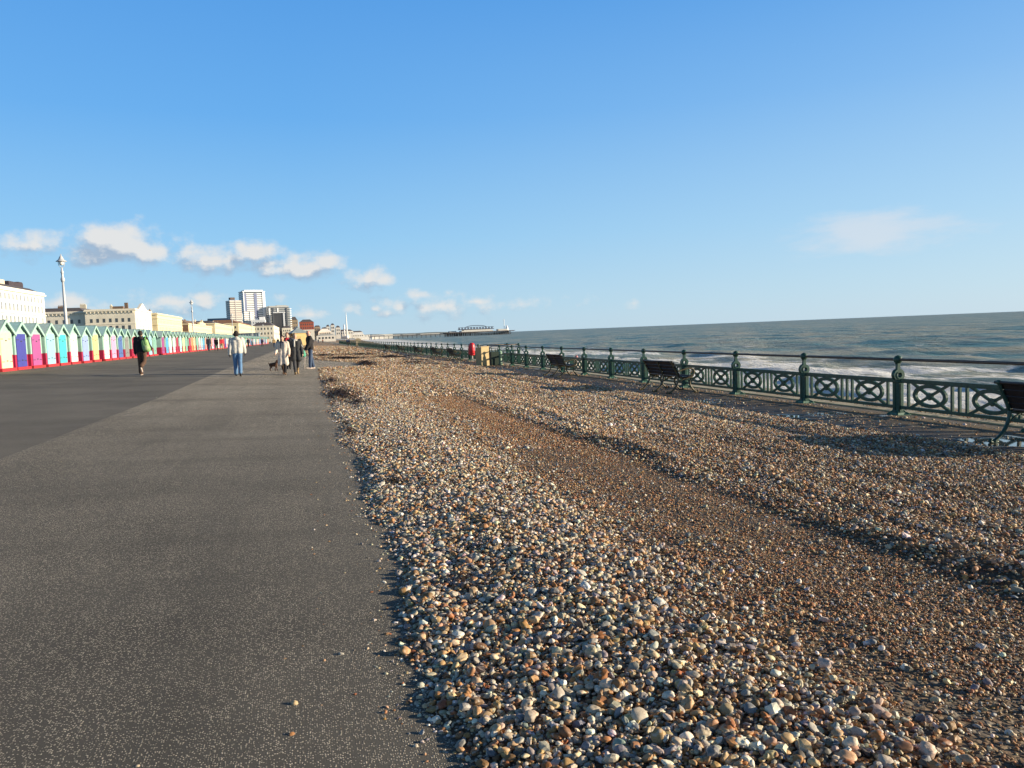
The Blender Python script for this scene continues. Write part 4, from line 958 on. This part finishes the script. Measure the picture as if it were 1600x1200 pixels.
# ------------------------------------------------------------------ pier
pi = thing('pier', 'long low pier on dark piles with white pavilions far out in the sea', 'pier', (0, 1750, 0))
q = MB(); q.box((222, 0, 2.4), (180, 14, 1.0)); q.box((384, 0, 3.6), (160, 44, 1.8)); q.box((462, 0, 4.0), (14, 26, 1.0)); q.build('deck', mat('pier_timber', (.075, .055, .055), .8, .2, .1), pi)
rp = random.Random(3); q = MB()
for k in range(62):
    x = 134+k*5.3; hd_ = x > 304; n = 5 if hd_ else 2
    if not hd_ and k % 2: continue
    for j in range(n): q.tube([(x+rp.uniform(-.8, .8), (j-(n-1)/2)*8, -8), (x, (j-(n-1)/2)*8, 3 if hd_ else 2)], .5 if hd_ else .28, 6)
tag(q.build('piles', mat('pier_iron', (.035, .028, .03), .7), pi), kind='stuff')
for x, w, d, z0, h, nm in ((150, 30, 10, 2.9, 2.6, 'shed'), (185, 34, 8, 2.9, 1.4, 'shed'), (222, 30, 8, 2.9, 2.2, 'shed'), (270, 44, 8, 2.9, 1.5, 'shed'), (322, 16, 18, 4.5, 3, 'shed'), (378, 74, 30, 4.5, 3.0, 'arcade'), (378, 62, 26, 7.5, 2.2, 'arcade'), (440, 22, 20, 4.5, 4, 'arcade')):
    q = MB(); q.box((x, 0, z0+h/2), (w, d, h)); q.build(nm, M_white if nm == 'arcade' or w > 30 else M_tl, pi)
q = MB(); q.box((378, 0, 10.3), (80, 28, 1.6)); q.build('arcade_roof', mat('pier_dark_roof', (.13, .14, .18), .6), pi)
q = MB()
for k in range(12): q.box((336+k*7, -13.5, 12.6), (3.4, 1.2, 3.6)); 
q.box((376, -13, 14.8), (84, 2, .9)); q.build('ride_frame', mat('pier_blue_steel', (.12, .15, .21), .5, .2, .1), pi)
q = MB(); q.tube(spline([(352, -8, 15), (362, -8, 18), (378, -8, 18.6), (394, -8, 17.5), (402, -8, 15)]), .7, 6); q.build('ride_arch', mat('pier_blue_steel', ()), pi)
q = MB(); q.tube([(446, 0, 7), (446, 0, 31)], .7, 8); q.box((446, 0, 29), (3, 1, 1)); q.build('flag_mast', M_tw, pi)
q = MB(); q.lathe([(5, 0), (4, 3), (1, 12)], (452, -2, 4.5), 10); q.build('helter_skelter', M_tw, pi)
# low white sea-front buildings at the pier root
for i, (x, w, z, yy, lb_) in enumerate(((118, 40, 8, 2050, 'long low white building on the far shore, left of the pier'), (165, 55, 7, 2080, 'long white low shed at the root of the pier'), (232, 44, 9, 2600, 'white block on the far shore behind the pier deck'))):
    building('pavilion', lb_, x, x+w, yy, yy+20, z, M_white, 'low white buildings on far shore', zb=-6, wy=[(z-3, 6, 3, 2)], seed=30+i)
# ------------------------------------------------------------------ people: limbs laid out joint by joint, fused into one surface
def capsule(mb, a, ra, b, rb, n=12):
    a, b = Vector(a), Vector(b); d = b-a; L = d.length
    if L < 1e-5: mb.ball(a, ra, n, 8); return
    pts = []; rs_ = []; d.normalize()
    for k in range(5):
        t_ = math.pi/2*(k/4); pts.append(a-d*ra*math.cos(t_)); rs_.append(max(ra*math.sin(t_), 1e-4))
    for k in range(5):
        t_ = math.pi/2*(k/4); pts.append(b+d*rb*math.sin(t_)); rs_.append(max(rb*math.cos(t_), 1e-4))
    mb.tube(pts, rs_, n)
def fuse(mb, name, m, parent, voxel, smooth=4, disp=0.0):
    me = mb.mesh(name, None); o = put(name, me)
    md = o.modifiers.new('r', 'REMESH'); md.mode = 'VOXEL'; md.voxel_size = voxel; md.use_smooth_shade = True
    ms_ = o.modifiers.new('s', 'SMOOTH'); ms_.iterations = smooth; ms_.factor = .5
    if disp:
        tx = bpy.data.textures.new('folds', 'CLOUDS'); tx.noise_scale = .16
        dm = o.modifiers.new('d', 'DISPLACE'); dm.texture = tx; dm.strength = disp; dm.mid_level = .5
    dg = bpy.context.evaluated_depsgraph_get(); new = bpy.data.meshes.new_from_object(o.evaluated_get(dg))
    bpy.data.objects.remove(o); bpy.data.meshes.remove(me)
    new.materials.clear(); new.materials.append(m); new.name = name
    return put(name, new, parent)
M_skin = mat('skin', (.60, .36, .26), .5, .08, 12)
M_skinp = mat('ruddy_skin', (.66, .34, .26), .5, .08, 12)
def person(label, loc, rz, h, legs, arms, C_, skirt=None, hood=False, hat=None, hair=None, gloves=None, face=False, lod=1, hairlong=0, lean=0.0, turn=0.0, sole=None, group=None, bulk=1.0, skin=None, boots=None, scarf=None):
    s = h/1.75; o = thing('person', label, 'person', loc, rz, group)
    V = Vector; S = lambda x, y, z: V((x, y, z))
    J = {}
    for sd, nm in ((-1, 'L'), (1, 'R')):
        a, fl = [math.radians(q) for q in legs[0 if sd < 0 else 1]]
        hp = S(sd*.09, 0, .92); kn = hp+S(0, math.sin(a), -math.cos(a))*.43; an_ = kn+S(sd*-.01, math.sin(a-fl), -math.cos(a-fl))*.42
        pit = (a-fl)*.9
        toe = an_+S(0, math.cos(pit)*.17, math.sin(pit)*.17-.045); heel = an_+S(0, -.045, -.05)
        J[nm] = (hp, kn, an_, toe, heel)
    low = min(min(J[k][3].z-.03, J[k][4].z-.035) for k in J); dz = -low
    for k in J: J[k] = [p+S(0, 0, dz) for p in J[k]]
    ln = lambda p: S(p[0], p[1]+lean*(p[2]-.9), p[2]+dz)
    sh = {}
    for i, sd in ((0, -1), (1, 1)):
        sw, fl, ab = [math.radians(q) for q in arms[i]]
        sp_ = ln((sd*.185, 0, 1.42)); e = sp_+S(sd*math.sin(ab), math.sin(sw)*math.cos(ab), -math.cos(sw)*math.cos(ab))*.30
        f2 = sw+fl; w = e+S(sd*math.sin(ab)*.5-sd*.02, math.sin(f2), -math.cos(f2))*.25
        sh[i] = (sp_, e, w, (w-e).normalized())
    sc_ = lambda mb: setattr(mb, 'v', [tuple(q*s for q in p) for p in mb.v]) or mb
    # body
    B = MB(); head = ln((0, .015, 1.625)); neck = ln((0, -.005, 1.46)); chest = ln((0, 0, 1.30)); waist = ln((0, 0, 1.06)); pel = S(0, 0, .93+dz)
    B.ball(head, .1, 16, 12, (.76, .95, 1.18)); capsule(B, head+S(0, .03, -.06), .055, head+S(0, .05, -.085), .038); capsule(B, neck+S(0, 0, -.06), .06, head+S(0, -.015, -.06), .052)
    capsule(B, head+S(0, .095, .005), .008, head+S(0, .112, -.025), .013)
    for sd in (-1, 1): B.ball(head+S(sd*.076, -.005, -.01), .026, 10, 8, (.45, .8, 1.2))
    for sd in (-1, 1):
        capsule(B, chest+S(sd*.07, 0, .04), .105, waist+S(sd*.045, 0, 0), .095); capsule(B, waist+S(sd*.045, 0, 0), .095, pel+S(sd*.06, 0, 0), .1)
        capsule(B, chest+S(0, 0, .1), .07, ln((sd*.16, 0, 1.415)), .055)
    for k in J:
        hp, kn, an_, toe, heel = J[k]; capsule(B, hp, .085, kn, .055); capsule(B, kn, .055, an_, .037); capsule(B, heel, .03, toe, .025)
    for i, sd in ((0, -1), (1, 1)):
        a, e, w, d = sh[i]; capsule(B, a, .05, e, .038); capsule(B, e, .038, w, .028)
        pc = w+d*.05; side = V((1, 0, 0))*sd; fwd = d.cross(side).normalized(); side = fwd.cross(d).normalized()
        capsule(B, w+d*.01, .026, w+d*.075+fwd*.0, .031)
        if lod > 1:
            for q in range(4):
                root = w+d*.085+fwd*(.024-.016*q)*(-sd if False else 1); cu = -side*sd*.0
                mid = root+d*(.034+.004*(1.5-abs(q-1.5)))+(-side)*.008; tip = mid+d*(.024+.003*(1.5-abs(q-1.5)))+(-side)*.02
                capsule(B, root, .0095, mid, .0088, 8); capsule(B, mid, .0088, tip, .0075, 8)
            th0 = w+d*.035+fwd*.026; th1 = th0+d*.03+fwd*.024-side*.006; capsule(B, th0, .011, th1, .0095, 8); capsule(B, th1, .0095, th1+d*.026+fwd*.004-side*.01, .008, 8)
    vx = .0075 if lod > 1 else .022
    body = fuse(sc_(B), 'body', skin or M_skin, o, vx, 3 if lod > 1 else 2)
    # trousers
    T = MB()
    for sd in (-1, 1): capsule(T, S(sd*.05, 0, 1.0+dz), .108, S(sd*.06, 0, .9+dz), .118)
    for k in J:
        hp, kn, an_, toe, heel = J[k]; capsule(T, hp, .105, kn, .078); capsule(T, kn, .078, an_+S(0, 0, .03), C_.get('hem', .066))
    vx = .011 if lod > 1 else .026
    fuse(sc_(T), 'trousers', C_['trousers'], o, vx, 3, .02 if lod > 1 else 0)
    # jacket or coat
    K = MB(); tk = .03*bulk; hemz = .92 if not skirt else skirt
    for sd in (-1, 1):
        capsule(K, chest+S(sd*.085, 0, .05), .112+tk, waist+S(sd*.065, 0, 0), .102+tk); capsule(K, waist+S(sd*.065, 0, 0), .102+tk, S(sd*.075, 0, .96+dz), .104+tk)
        capsule(K, chest+S(0, -.01, .11), .075+tk, ln((sd*.165, 0, 1.415)), .062+tk*.7)
    capsule(K, neck+S(0, 0, -.06), .085, neck+S(0, 0, -.0), .072)
    if skirt:
        for sd in (-1, 1):
            for yy in (-.04, .05): capsule(K, S(sd*.08, yy, .95+dz), .125, S(sd*.115, yy*1.7, skirt+.12+dz), .125)
    for i, sd in ((0, -1), (1, 1)):
        a, e, w, d = sh[i]; capsule(K, a, .066+tk, e, .054+tk*.8); capsule(K, e, .054+tk*.8, w-d*.0, .045+tk*.6)
    if hood: K.ball(neck+S(0, -.085, .0), .105, 14, 10, (1.15, .75, .75)); capsule(K, neck+S(-.08, -.01, -.01), .05, neck+S(.08, -.01, -.01), .05)
    jk = fuse(sc_(K), 'coat' if skirt else 'jacket', C_['jacket'], o, vx, 4, .028 if lod > 1 else 0)
    # shoes
    for k in J:
        hp, kn, an_, toe, heel = J[k]; F_ = MB(); capsule(F_, heel, .042, toe, .036); capsule(F_, an_, .046, (heel+toe)/2+S(0, 0, .01), .04)
        if boots: capsule(F_, an_+(kn-an_)*boots, .062, an_, .052)
        sho = fuse(sc_(F_), 'boot' if boots else 'shoe', C_['shoes'], o, vx, 2)
        if sole:
            q = MB(); up_v = S(0, 0, 1); dd = (toe-heel).normalized(); nn = (dd.cross(S(1, 0, 0))).normalized(); nn = nn if nn.z < 0 else -nn
            capsule(q, heel+nn*.018, .036, toe+nn*.014, .03); sc_(q).build('sole', sole, sho)
    # hair, hat, scarf, gloves
    if hair:
        H_ = MB(); H_.ball(head+S(0, -.02, .022), .108, 16, 12, (.80, .93, 1.13)); 
        if hairlong: capsule(H_, head+S(0, -.045, -.02), .085, head+S(0, -.05, -.02-hairlong), .07)
        for sd in (-1, 1):
            if hairlong: capsule(H_, head+S(sd*.068, -.01, .02), .03, head+S(sd*.07, -.02, -hairlong*.9), .028)
        sc_(H_)
        for_cut = [(p[0], min(p[1], (head.y+.045+.04*max(0, (p[2]/s-head.z)/.1))*s), p[2]) for p in H_.v]; H_.v = for_cut
        fuse(H_, 'hair', hair, o, .012 if lod > 1 else .024, 1)
    if hat:
        H_ = MB(); H_.ball(head+S(0, -.008, .048), .112, 16, 12, (.80, .95, .92)); capsule(H_, head+S(-.03, -.03, -.0), .085, head+S(.03, -.03, 0), .085); fuse(sc_(H_), 'hat', hat, o, .012 if lod > 1 else .024, 2)
    if scarf:
        H_ = MB(); H_.tube([(neck.x+.085*math.cos(q), neck.y+.02+.085*math.sin(q), neck.z-.0+.02*math.sin(q*2)) for q in np.linspace(0, 6.1, 14)], .038, 8); capsule(H_, neck+S(.05, .11, -.03), .035, neck+S(.06, .15, -.26), .03); fuse(sc_(H_), 'scarf', scarf, o, .014, 2)
    if gloves:
        for i, sd in ((0, -1), (1, 1)):
            a, e, w, d = sh[i]; H_ = MB(); side = V((sd, 0, 0)); fwd = d.cross(side).normalized(); capsule(H_, w-d*.03, .045, w+d*.07, .043)
            for q in range(4): capsule(H_, w+d*.085+fwd*(.027-.018*q), .0145, w+d*(.145+.006*(1.5-abs(q-1.5)))+fwd*(.027-.018*q)-side*.02, .0125, 8)
            capsule(H_, w+d*.035+fwd*.03, .016, w+d*.085+fwd*.055, .013, 8); fuse(sc_(H_), 'glove', gloves, o, .008, 2)
    if face:
        for sd in (-1, 1):
            q = MB(); q.ball(head+S(sd*.033, .082, .012), .012, 8, 6, (1.1, .6, .8)); sc_(q).build('eye', mat('dark_eye', (.03, .02, .02), .3), o)
        q = MB(); q.ball(head+S(0, .088, -.058), .02, 8, 6, (1.1, .3, .3)); sc_(q).build('mouth', mat('lips', (.38, .13, .11), .5), o)
    return o, J, sh, s, head
K_ = lambda n, c, r=.85, v=.25: mat(n, c, r, v, 22, .15)
blk, navy, brn, denim, wht = K_('black_cloth', (.014, .013, .016)), K_('navy_cloth', (.022, .026, .05)), K_('brown_cloth', (.085, .045, .028)), K_('blue_denim', (.10, .20, .36)), K_('off_white_cloth', (.56, .54, .50))
gry, crm, red_, tan_, dkd = K_('charcoal_cloth', (.045, .045, .052)), K_('pale_coat_cloth', (.62, .54, .47)), K_('red_cloth', (.50, .03, .05)), K_('tan_cloth', (.36, .24, .12)), K_('dark_denim', (.045, .075, .14))
pale = K_('pale_shoe', (.66, .55, .48)); hdark = K_('dark_hair', (.020, .014, .012)); hblond = K_('blond_hair', (.42, .27, .14)); hbrown = K_('brown_hair', (.10, .055, .03)); cgrey = K_('grey_coat_cloth', (.035, .036, .040))
WALK, WALKM = [(16, 4), (-20, 18)], [(-20, 16), (16, 4)]
ARM, ARMM = [(-16, 14, 9), (16, 16, 9)], [(16, 16, 9), (-16, 14, 9)]
def at(x, y): return (x, y, gz(x)+.006)
p, J, sh, s, hd = person('walker in dark hooded jacket and brown trousers seen from behind, green rucksack on one shoulder', at(-6.55, 34.0), math.radians(-6), 1.78, [(4, 2), (-6, 62)], [(4, 8, 10), (18, 42, 14)], dict(jacket=blk, trousers=brn, shoes=brn, hem=.085), hood=True, hair=hdark, lod=2, sole=pale, bulk=1.1)
# rucksack, slung behind the right shoulder
bk = thing('rucksack', 'lime green rucksack hanging from the right shoulder of the brown trousered walker', 'rucksack', (-6.55, 34.0, gz(-6.55)), math.radians(-6))
q = MB()
for z0, z1, r in ((1.34, 1.0, .13),): capsule(q, (.22, -.15, 1.36), .105, (.29, -.16, 1.04), .12); capsule(q, (.15, -.16, 1.34), .095, (.21, -.17, 1.04), .11)
fuse(q, 'bag', K_('lime_nylon', (.24, .42, .15), .6), bk, .014, 3, .02)
q = MB(); q.ball((.25, -.27, 1.10), .085, 12, 8, (1.2, .45, 1.2)); fuse(q, 'front_pocket', K_('olive_nylon', (.36, .46, .24), .6), bk, .014, 2)
q = MB(); q.tube(spline([(.19, -.13, 1.45), (.20, .02, 1.55), (.22, .15, 1.40), (.26, .10, 1.14), (.26, -.10, 1.0)]), .022, 8); q.build('strap', K_('bright_green_strap', (.22, .60, .12), .6), bk)
person('woman in white hooded jacket, blue jeans and black beanie walking away', at(-2.72, 32.0), math.radians(2), 1.74, [(6, 4), (-8, 14)], [(-8, 12, 13), (10, 18, 13)], dict(jacket=wht, trousers=denim, shoes=blk, hem=.078), hood=True, hat=hdark, gloves=blk, lod=2, bulk=1.35)
person('woman in long pale coat, dark scarf and sunglasses walking with the dog', at(-1.02, 32.9), math.radians(172), 1.62, WALK, [(-8, 45, 12), (6, 50, 14)], dict(jacket=crm, trousers=blk, shoes=hbrown, hem=.06), skirt=.40, hair=hdark, hairlong=.10, face=True, lod=2, boots=.75, scarf=navy, bulk=.9)
w4 = person('fair haired woman in knee length dark coat and beige boots', at(-.52, 33.0), math.radians(188), 1.72, WALKM, [(8, 12, 10), (-6, 30, 12)], dict(jacket=cgrey, trousers=gry, shoes=tan_, hem=.055), skirt=.55, hair=hblond, hairlong=.06, face=True, lod=2, boots=.35, scarf=wht)
person('man in navy jacket with red collar walking between the two women', at(-.98, 39.0), math.radians(176), 1.80, WALK, ARM, dict(jacket=navy, trousers=blk, shoes=blk), hair=hbrown, face=True, lod=2, scarf=red_)
person('bald man in black jacket and jeans standing on the path by the shingle edge', at(.08, 38.9), math.radians(100), 1.86, [(5, 2), (-6, 3)], [(10, 22, 6), (6, 20, 6)], dict(jacket=blk, trousers=dkd, shoes=pale, hem=.07), face=True, lod=2, bulk=1.3, skin=M_skinp, lean=.05)
# things they carry
hb = thing('shoulder_bag', 'green and white cloth bag at the side of the dark coated woman', 'bag', (-.52, 33.0, gz(-.52)), math.radians(188))
q = MB(); capsule(q, (-.30, .02, .92), .085, (-.30, .06, .80), .10); capsule(q, (-.30, -.06, .90), .07, (-.30, -.06, .80), .09); fuse(q, 'bag', K_('sea_green_cloth', (.08, .36, .24)), hb, .014, 3)
q = MB(); q.tube(spline([(-.30, -.04, .98), (-.27, -.05, 1.2), (-.17, 0, 1.44), (-.24, .08, 1.22), (-.30, .06, .98)]), .02, 8); q.build('strap', wht, hb)
st = thing('walking_stick', 'thin pale walking stick held by the bald man', 'stick', (-.25, 38.72, gz(-.25)), 0)
q = MB(); q.tube([(0, 0, 0), (.05, .02, .45), (.10, .05, .93)], .013, 8); q.build('shaft', pale, st)
q = MB(); q.tube(spline([(.10, .05, .92), (.11, .055, 1.0), (.05, .05, 1.03), (-.01, .05, 1.0)]), .016, 8); q.build('handle', brn, st)
# dog: one fused body
def dog(label, loc, rz, sc):
    o = thing('dog', label, 'dog', loc, rz); B = MB()
    capsule(B, (-.13, 0, .265), .082, (.06, 0, .275), .092); capsule(B, (.06, 0, .275), .090, (.12, 0, .285), .080); capsule(B, (-.05, 0, .25), .055, (-.06, 0, .26), .06)
    capsule(B, (.12, 0, .31), .068, (.175, 0, .385), .058); B.ball((.20, 0, .415), .070, 12, 10, (1.1, .92, .95)); capsule(B, (.235, 0, .40), .042, (.30, 0, .385), .030)
    for sd in (-1, 1):
        capsule(B, (.20, sd*.04, .44), .016, (.19, sd*.066, .385), .018)
        fx = .05*sd
        capsule(B, (.12, sd*.045, .23), .038, (.125+fx*.3, sd*.045, .13), .024); capsule(B, (.125+fx*.3, sd*.045, .13), .024, (.12+fx*.6, sd*.045, .03), .019); capsule(B, (.12+fx*.6, sd*.045, .018), .019, (.15+fx*.6, sd*.045, .015), .016)
        capsule(B, (-.13, sd*.045, .235), .052, (-.10-fx*.3, sd*.048, .165), .036); capsule(B, (-.10-fx*.3, sd*.048, .165), .034, (-.175-fx*.4, sd*.048, .10), .022); capsule(B, (-.175-fx*.4, sd*.048, .10), .021, (-.165-fx*.5, sd*.048, .025), .018); capsule(B, (-.165-fx*.5, sd*.048, .018), .018, (-.135-fx*.5, sd*.048, .015), .016)
    capsule(B, (-.20, 0, .29), .022, (-.245, 0, .36), .014)
    B.v = [tuple(q*sc for q in p) for p in B.v]
    fuse(B, 'body', mat('brown_fur', (.075, .030, .014), .8, .5, 14, .3), o, .009, 2, .012)
    for sd in (-1, 1):
        q = MB(); q.ball((.258*sc, sd*.034*sc, .432*sc), .009*sc, 8, 6); q.build('eye', mat('dark_eye', ()), o)
    q = MB(); q.ball((.328*sc, 0, .390*sc), .012*sc, 8, 6); q.build('nose', mat('dark_eye', ()), o)
dog('small brown terrier standing beside the woman in the pale coat', at(-1.62, 37.4), math.radians(-25), 1.02)
FG = 'walkers farther along the promenade'
M_m = mat
for lab, loc, rz, h, jk, tr, wk, ex in (
    ('distant walker in navy jacket, left of three in front of huts', at(-12.0, 102.5), 0, 1.78, navy, dkd, WALK, {}),
    ('distant walker in black jacket and grey trousers, middle of three', at(-11.2, 103.2), -10, 1.7, blk, gry, WALKM, {}),
    ('distant walker in red jacket and tan trousers near red hut base', at(-11.4, 111.5), 10, 1.74, red_, tan_, WALK, {}),
    ('distant figure in charcoal coat left of the white jacketed woman', at(-12.4, 134), 0, 1.65, gry, gry, WALKM, {}),
    ('distant figure in dark coat right of the white jacketed woman', at(-10.5, 147), 180, 1.72, navy, blk, WALK, {}),
    ('distant walker in purple grey top coming along the road', at(-8.8, 160), 175, 1.75, K_('mauve_cloth', (.12, .08, .13)), gry, WALKM, {}),
    ('distant walker in tan jacket left of the dog group', at(-5.75, 141), 185, 1.72, tan_, dkd, WALK, {}),
    ('distant figure in black behind the tan jacketed walker', at(-7.4, 205), 0, 1.76, blk, blk, WALKM, {}),
    ('tiny dark figure left of the kiosk', at(-5.6, 212), 180, 1.72, gry, navy, WALK, {}),
    ('tiny figure in white top beside the kiosk', at(-4.6, 225), 180, 1.7, wht, navy, WALKM, {}),
    ('tiny dark figure on the shingle before the stone pillar', at(9.2, 182), 90, 1.75, navy, blk, WALK, {}),
    ('tiny figure in blue close to the far railing', at(9.9, 205), 180, 1.72, dkd, blk, WALKM, {}),
    ('tiny dark figure by the low white building on the far promenade, left of the crowd', at(2.0, 330), 180, 1.75, blk, blk, WALK, {}),
    ('tiny dark figure by the low white building on the far promenade, middle of crowd', at(4.2, 338), 0, 1.7, gry, dkd, WALKM, {}),
    ('tiny reddish figure by the low white building on the far promenade, right of crowd', at(6.0, 335), 180, 1.72, K_('rust_cloth', (.25, .09, .05)), blk, WALK, {})):
    person(lab, loc, math.radians(rz), h, wk, ARM if wk is WALK else ARMM, dict(jacket=jk, trousers=tr, shoes=blk), hair=hdark if 'white' not in lab else hbrown, lod=1, group=FG, **ex)
person('person in white jacket with pink cap down on the beach beyond railing', (13.3, 37.4, -1.60), math.radians(180), 1.66, [(2, 2), (-2, 2)], [(0, 10, 8), (0, 10, 8)], dict(jacket=wht, trousers=navy, shoes=blk), hat=K_('pink_cap', (.55, .25, .24)), lod=1)
cb = thing('carrier_bag', 'white carrier bag held by the walker in navy', 'bag', (-11.62, 102.5, gz(-11.6)+.28))
q = MB(); capsule(q, (0, 0, .12), .13, (0, 0, .26), .10); capsule(q, (0, .1, .12), .12, (0, .05, .26), .08); fuse(q, 'bag', mat('white_plastic', (.75, .75, .76), .5, .05, 6), cb, .03, 2)
q = MB(); q.tube(spline([(0, -.06, .34), (0, -.03, .46), (0, .05, .46), (0, .08, .34)]), .012, 6); q.build('handles', mat('white_plastic', ()), cb)
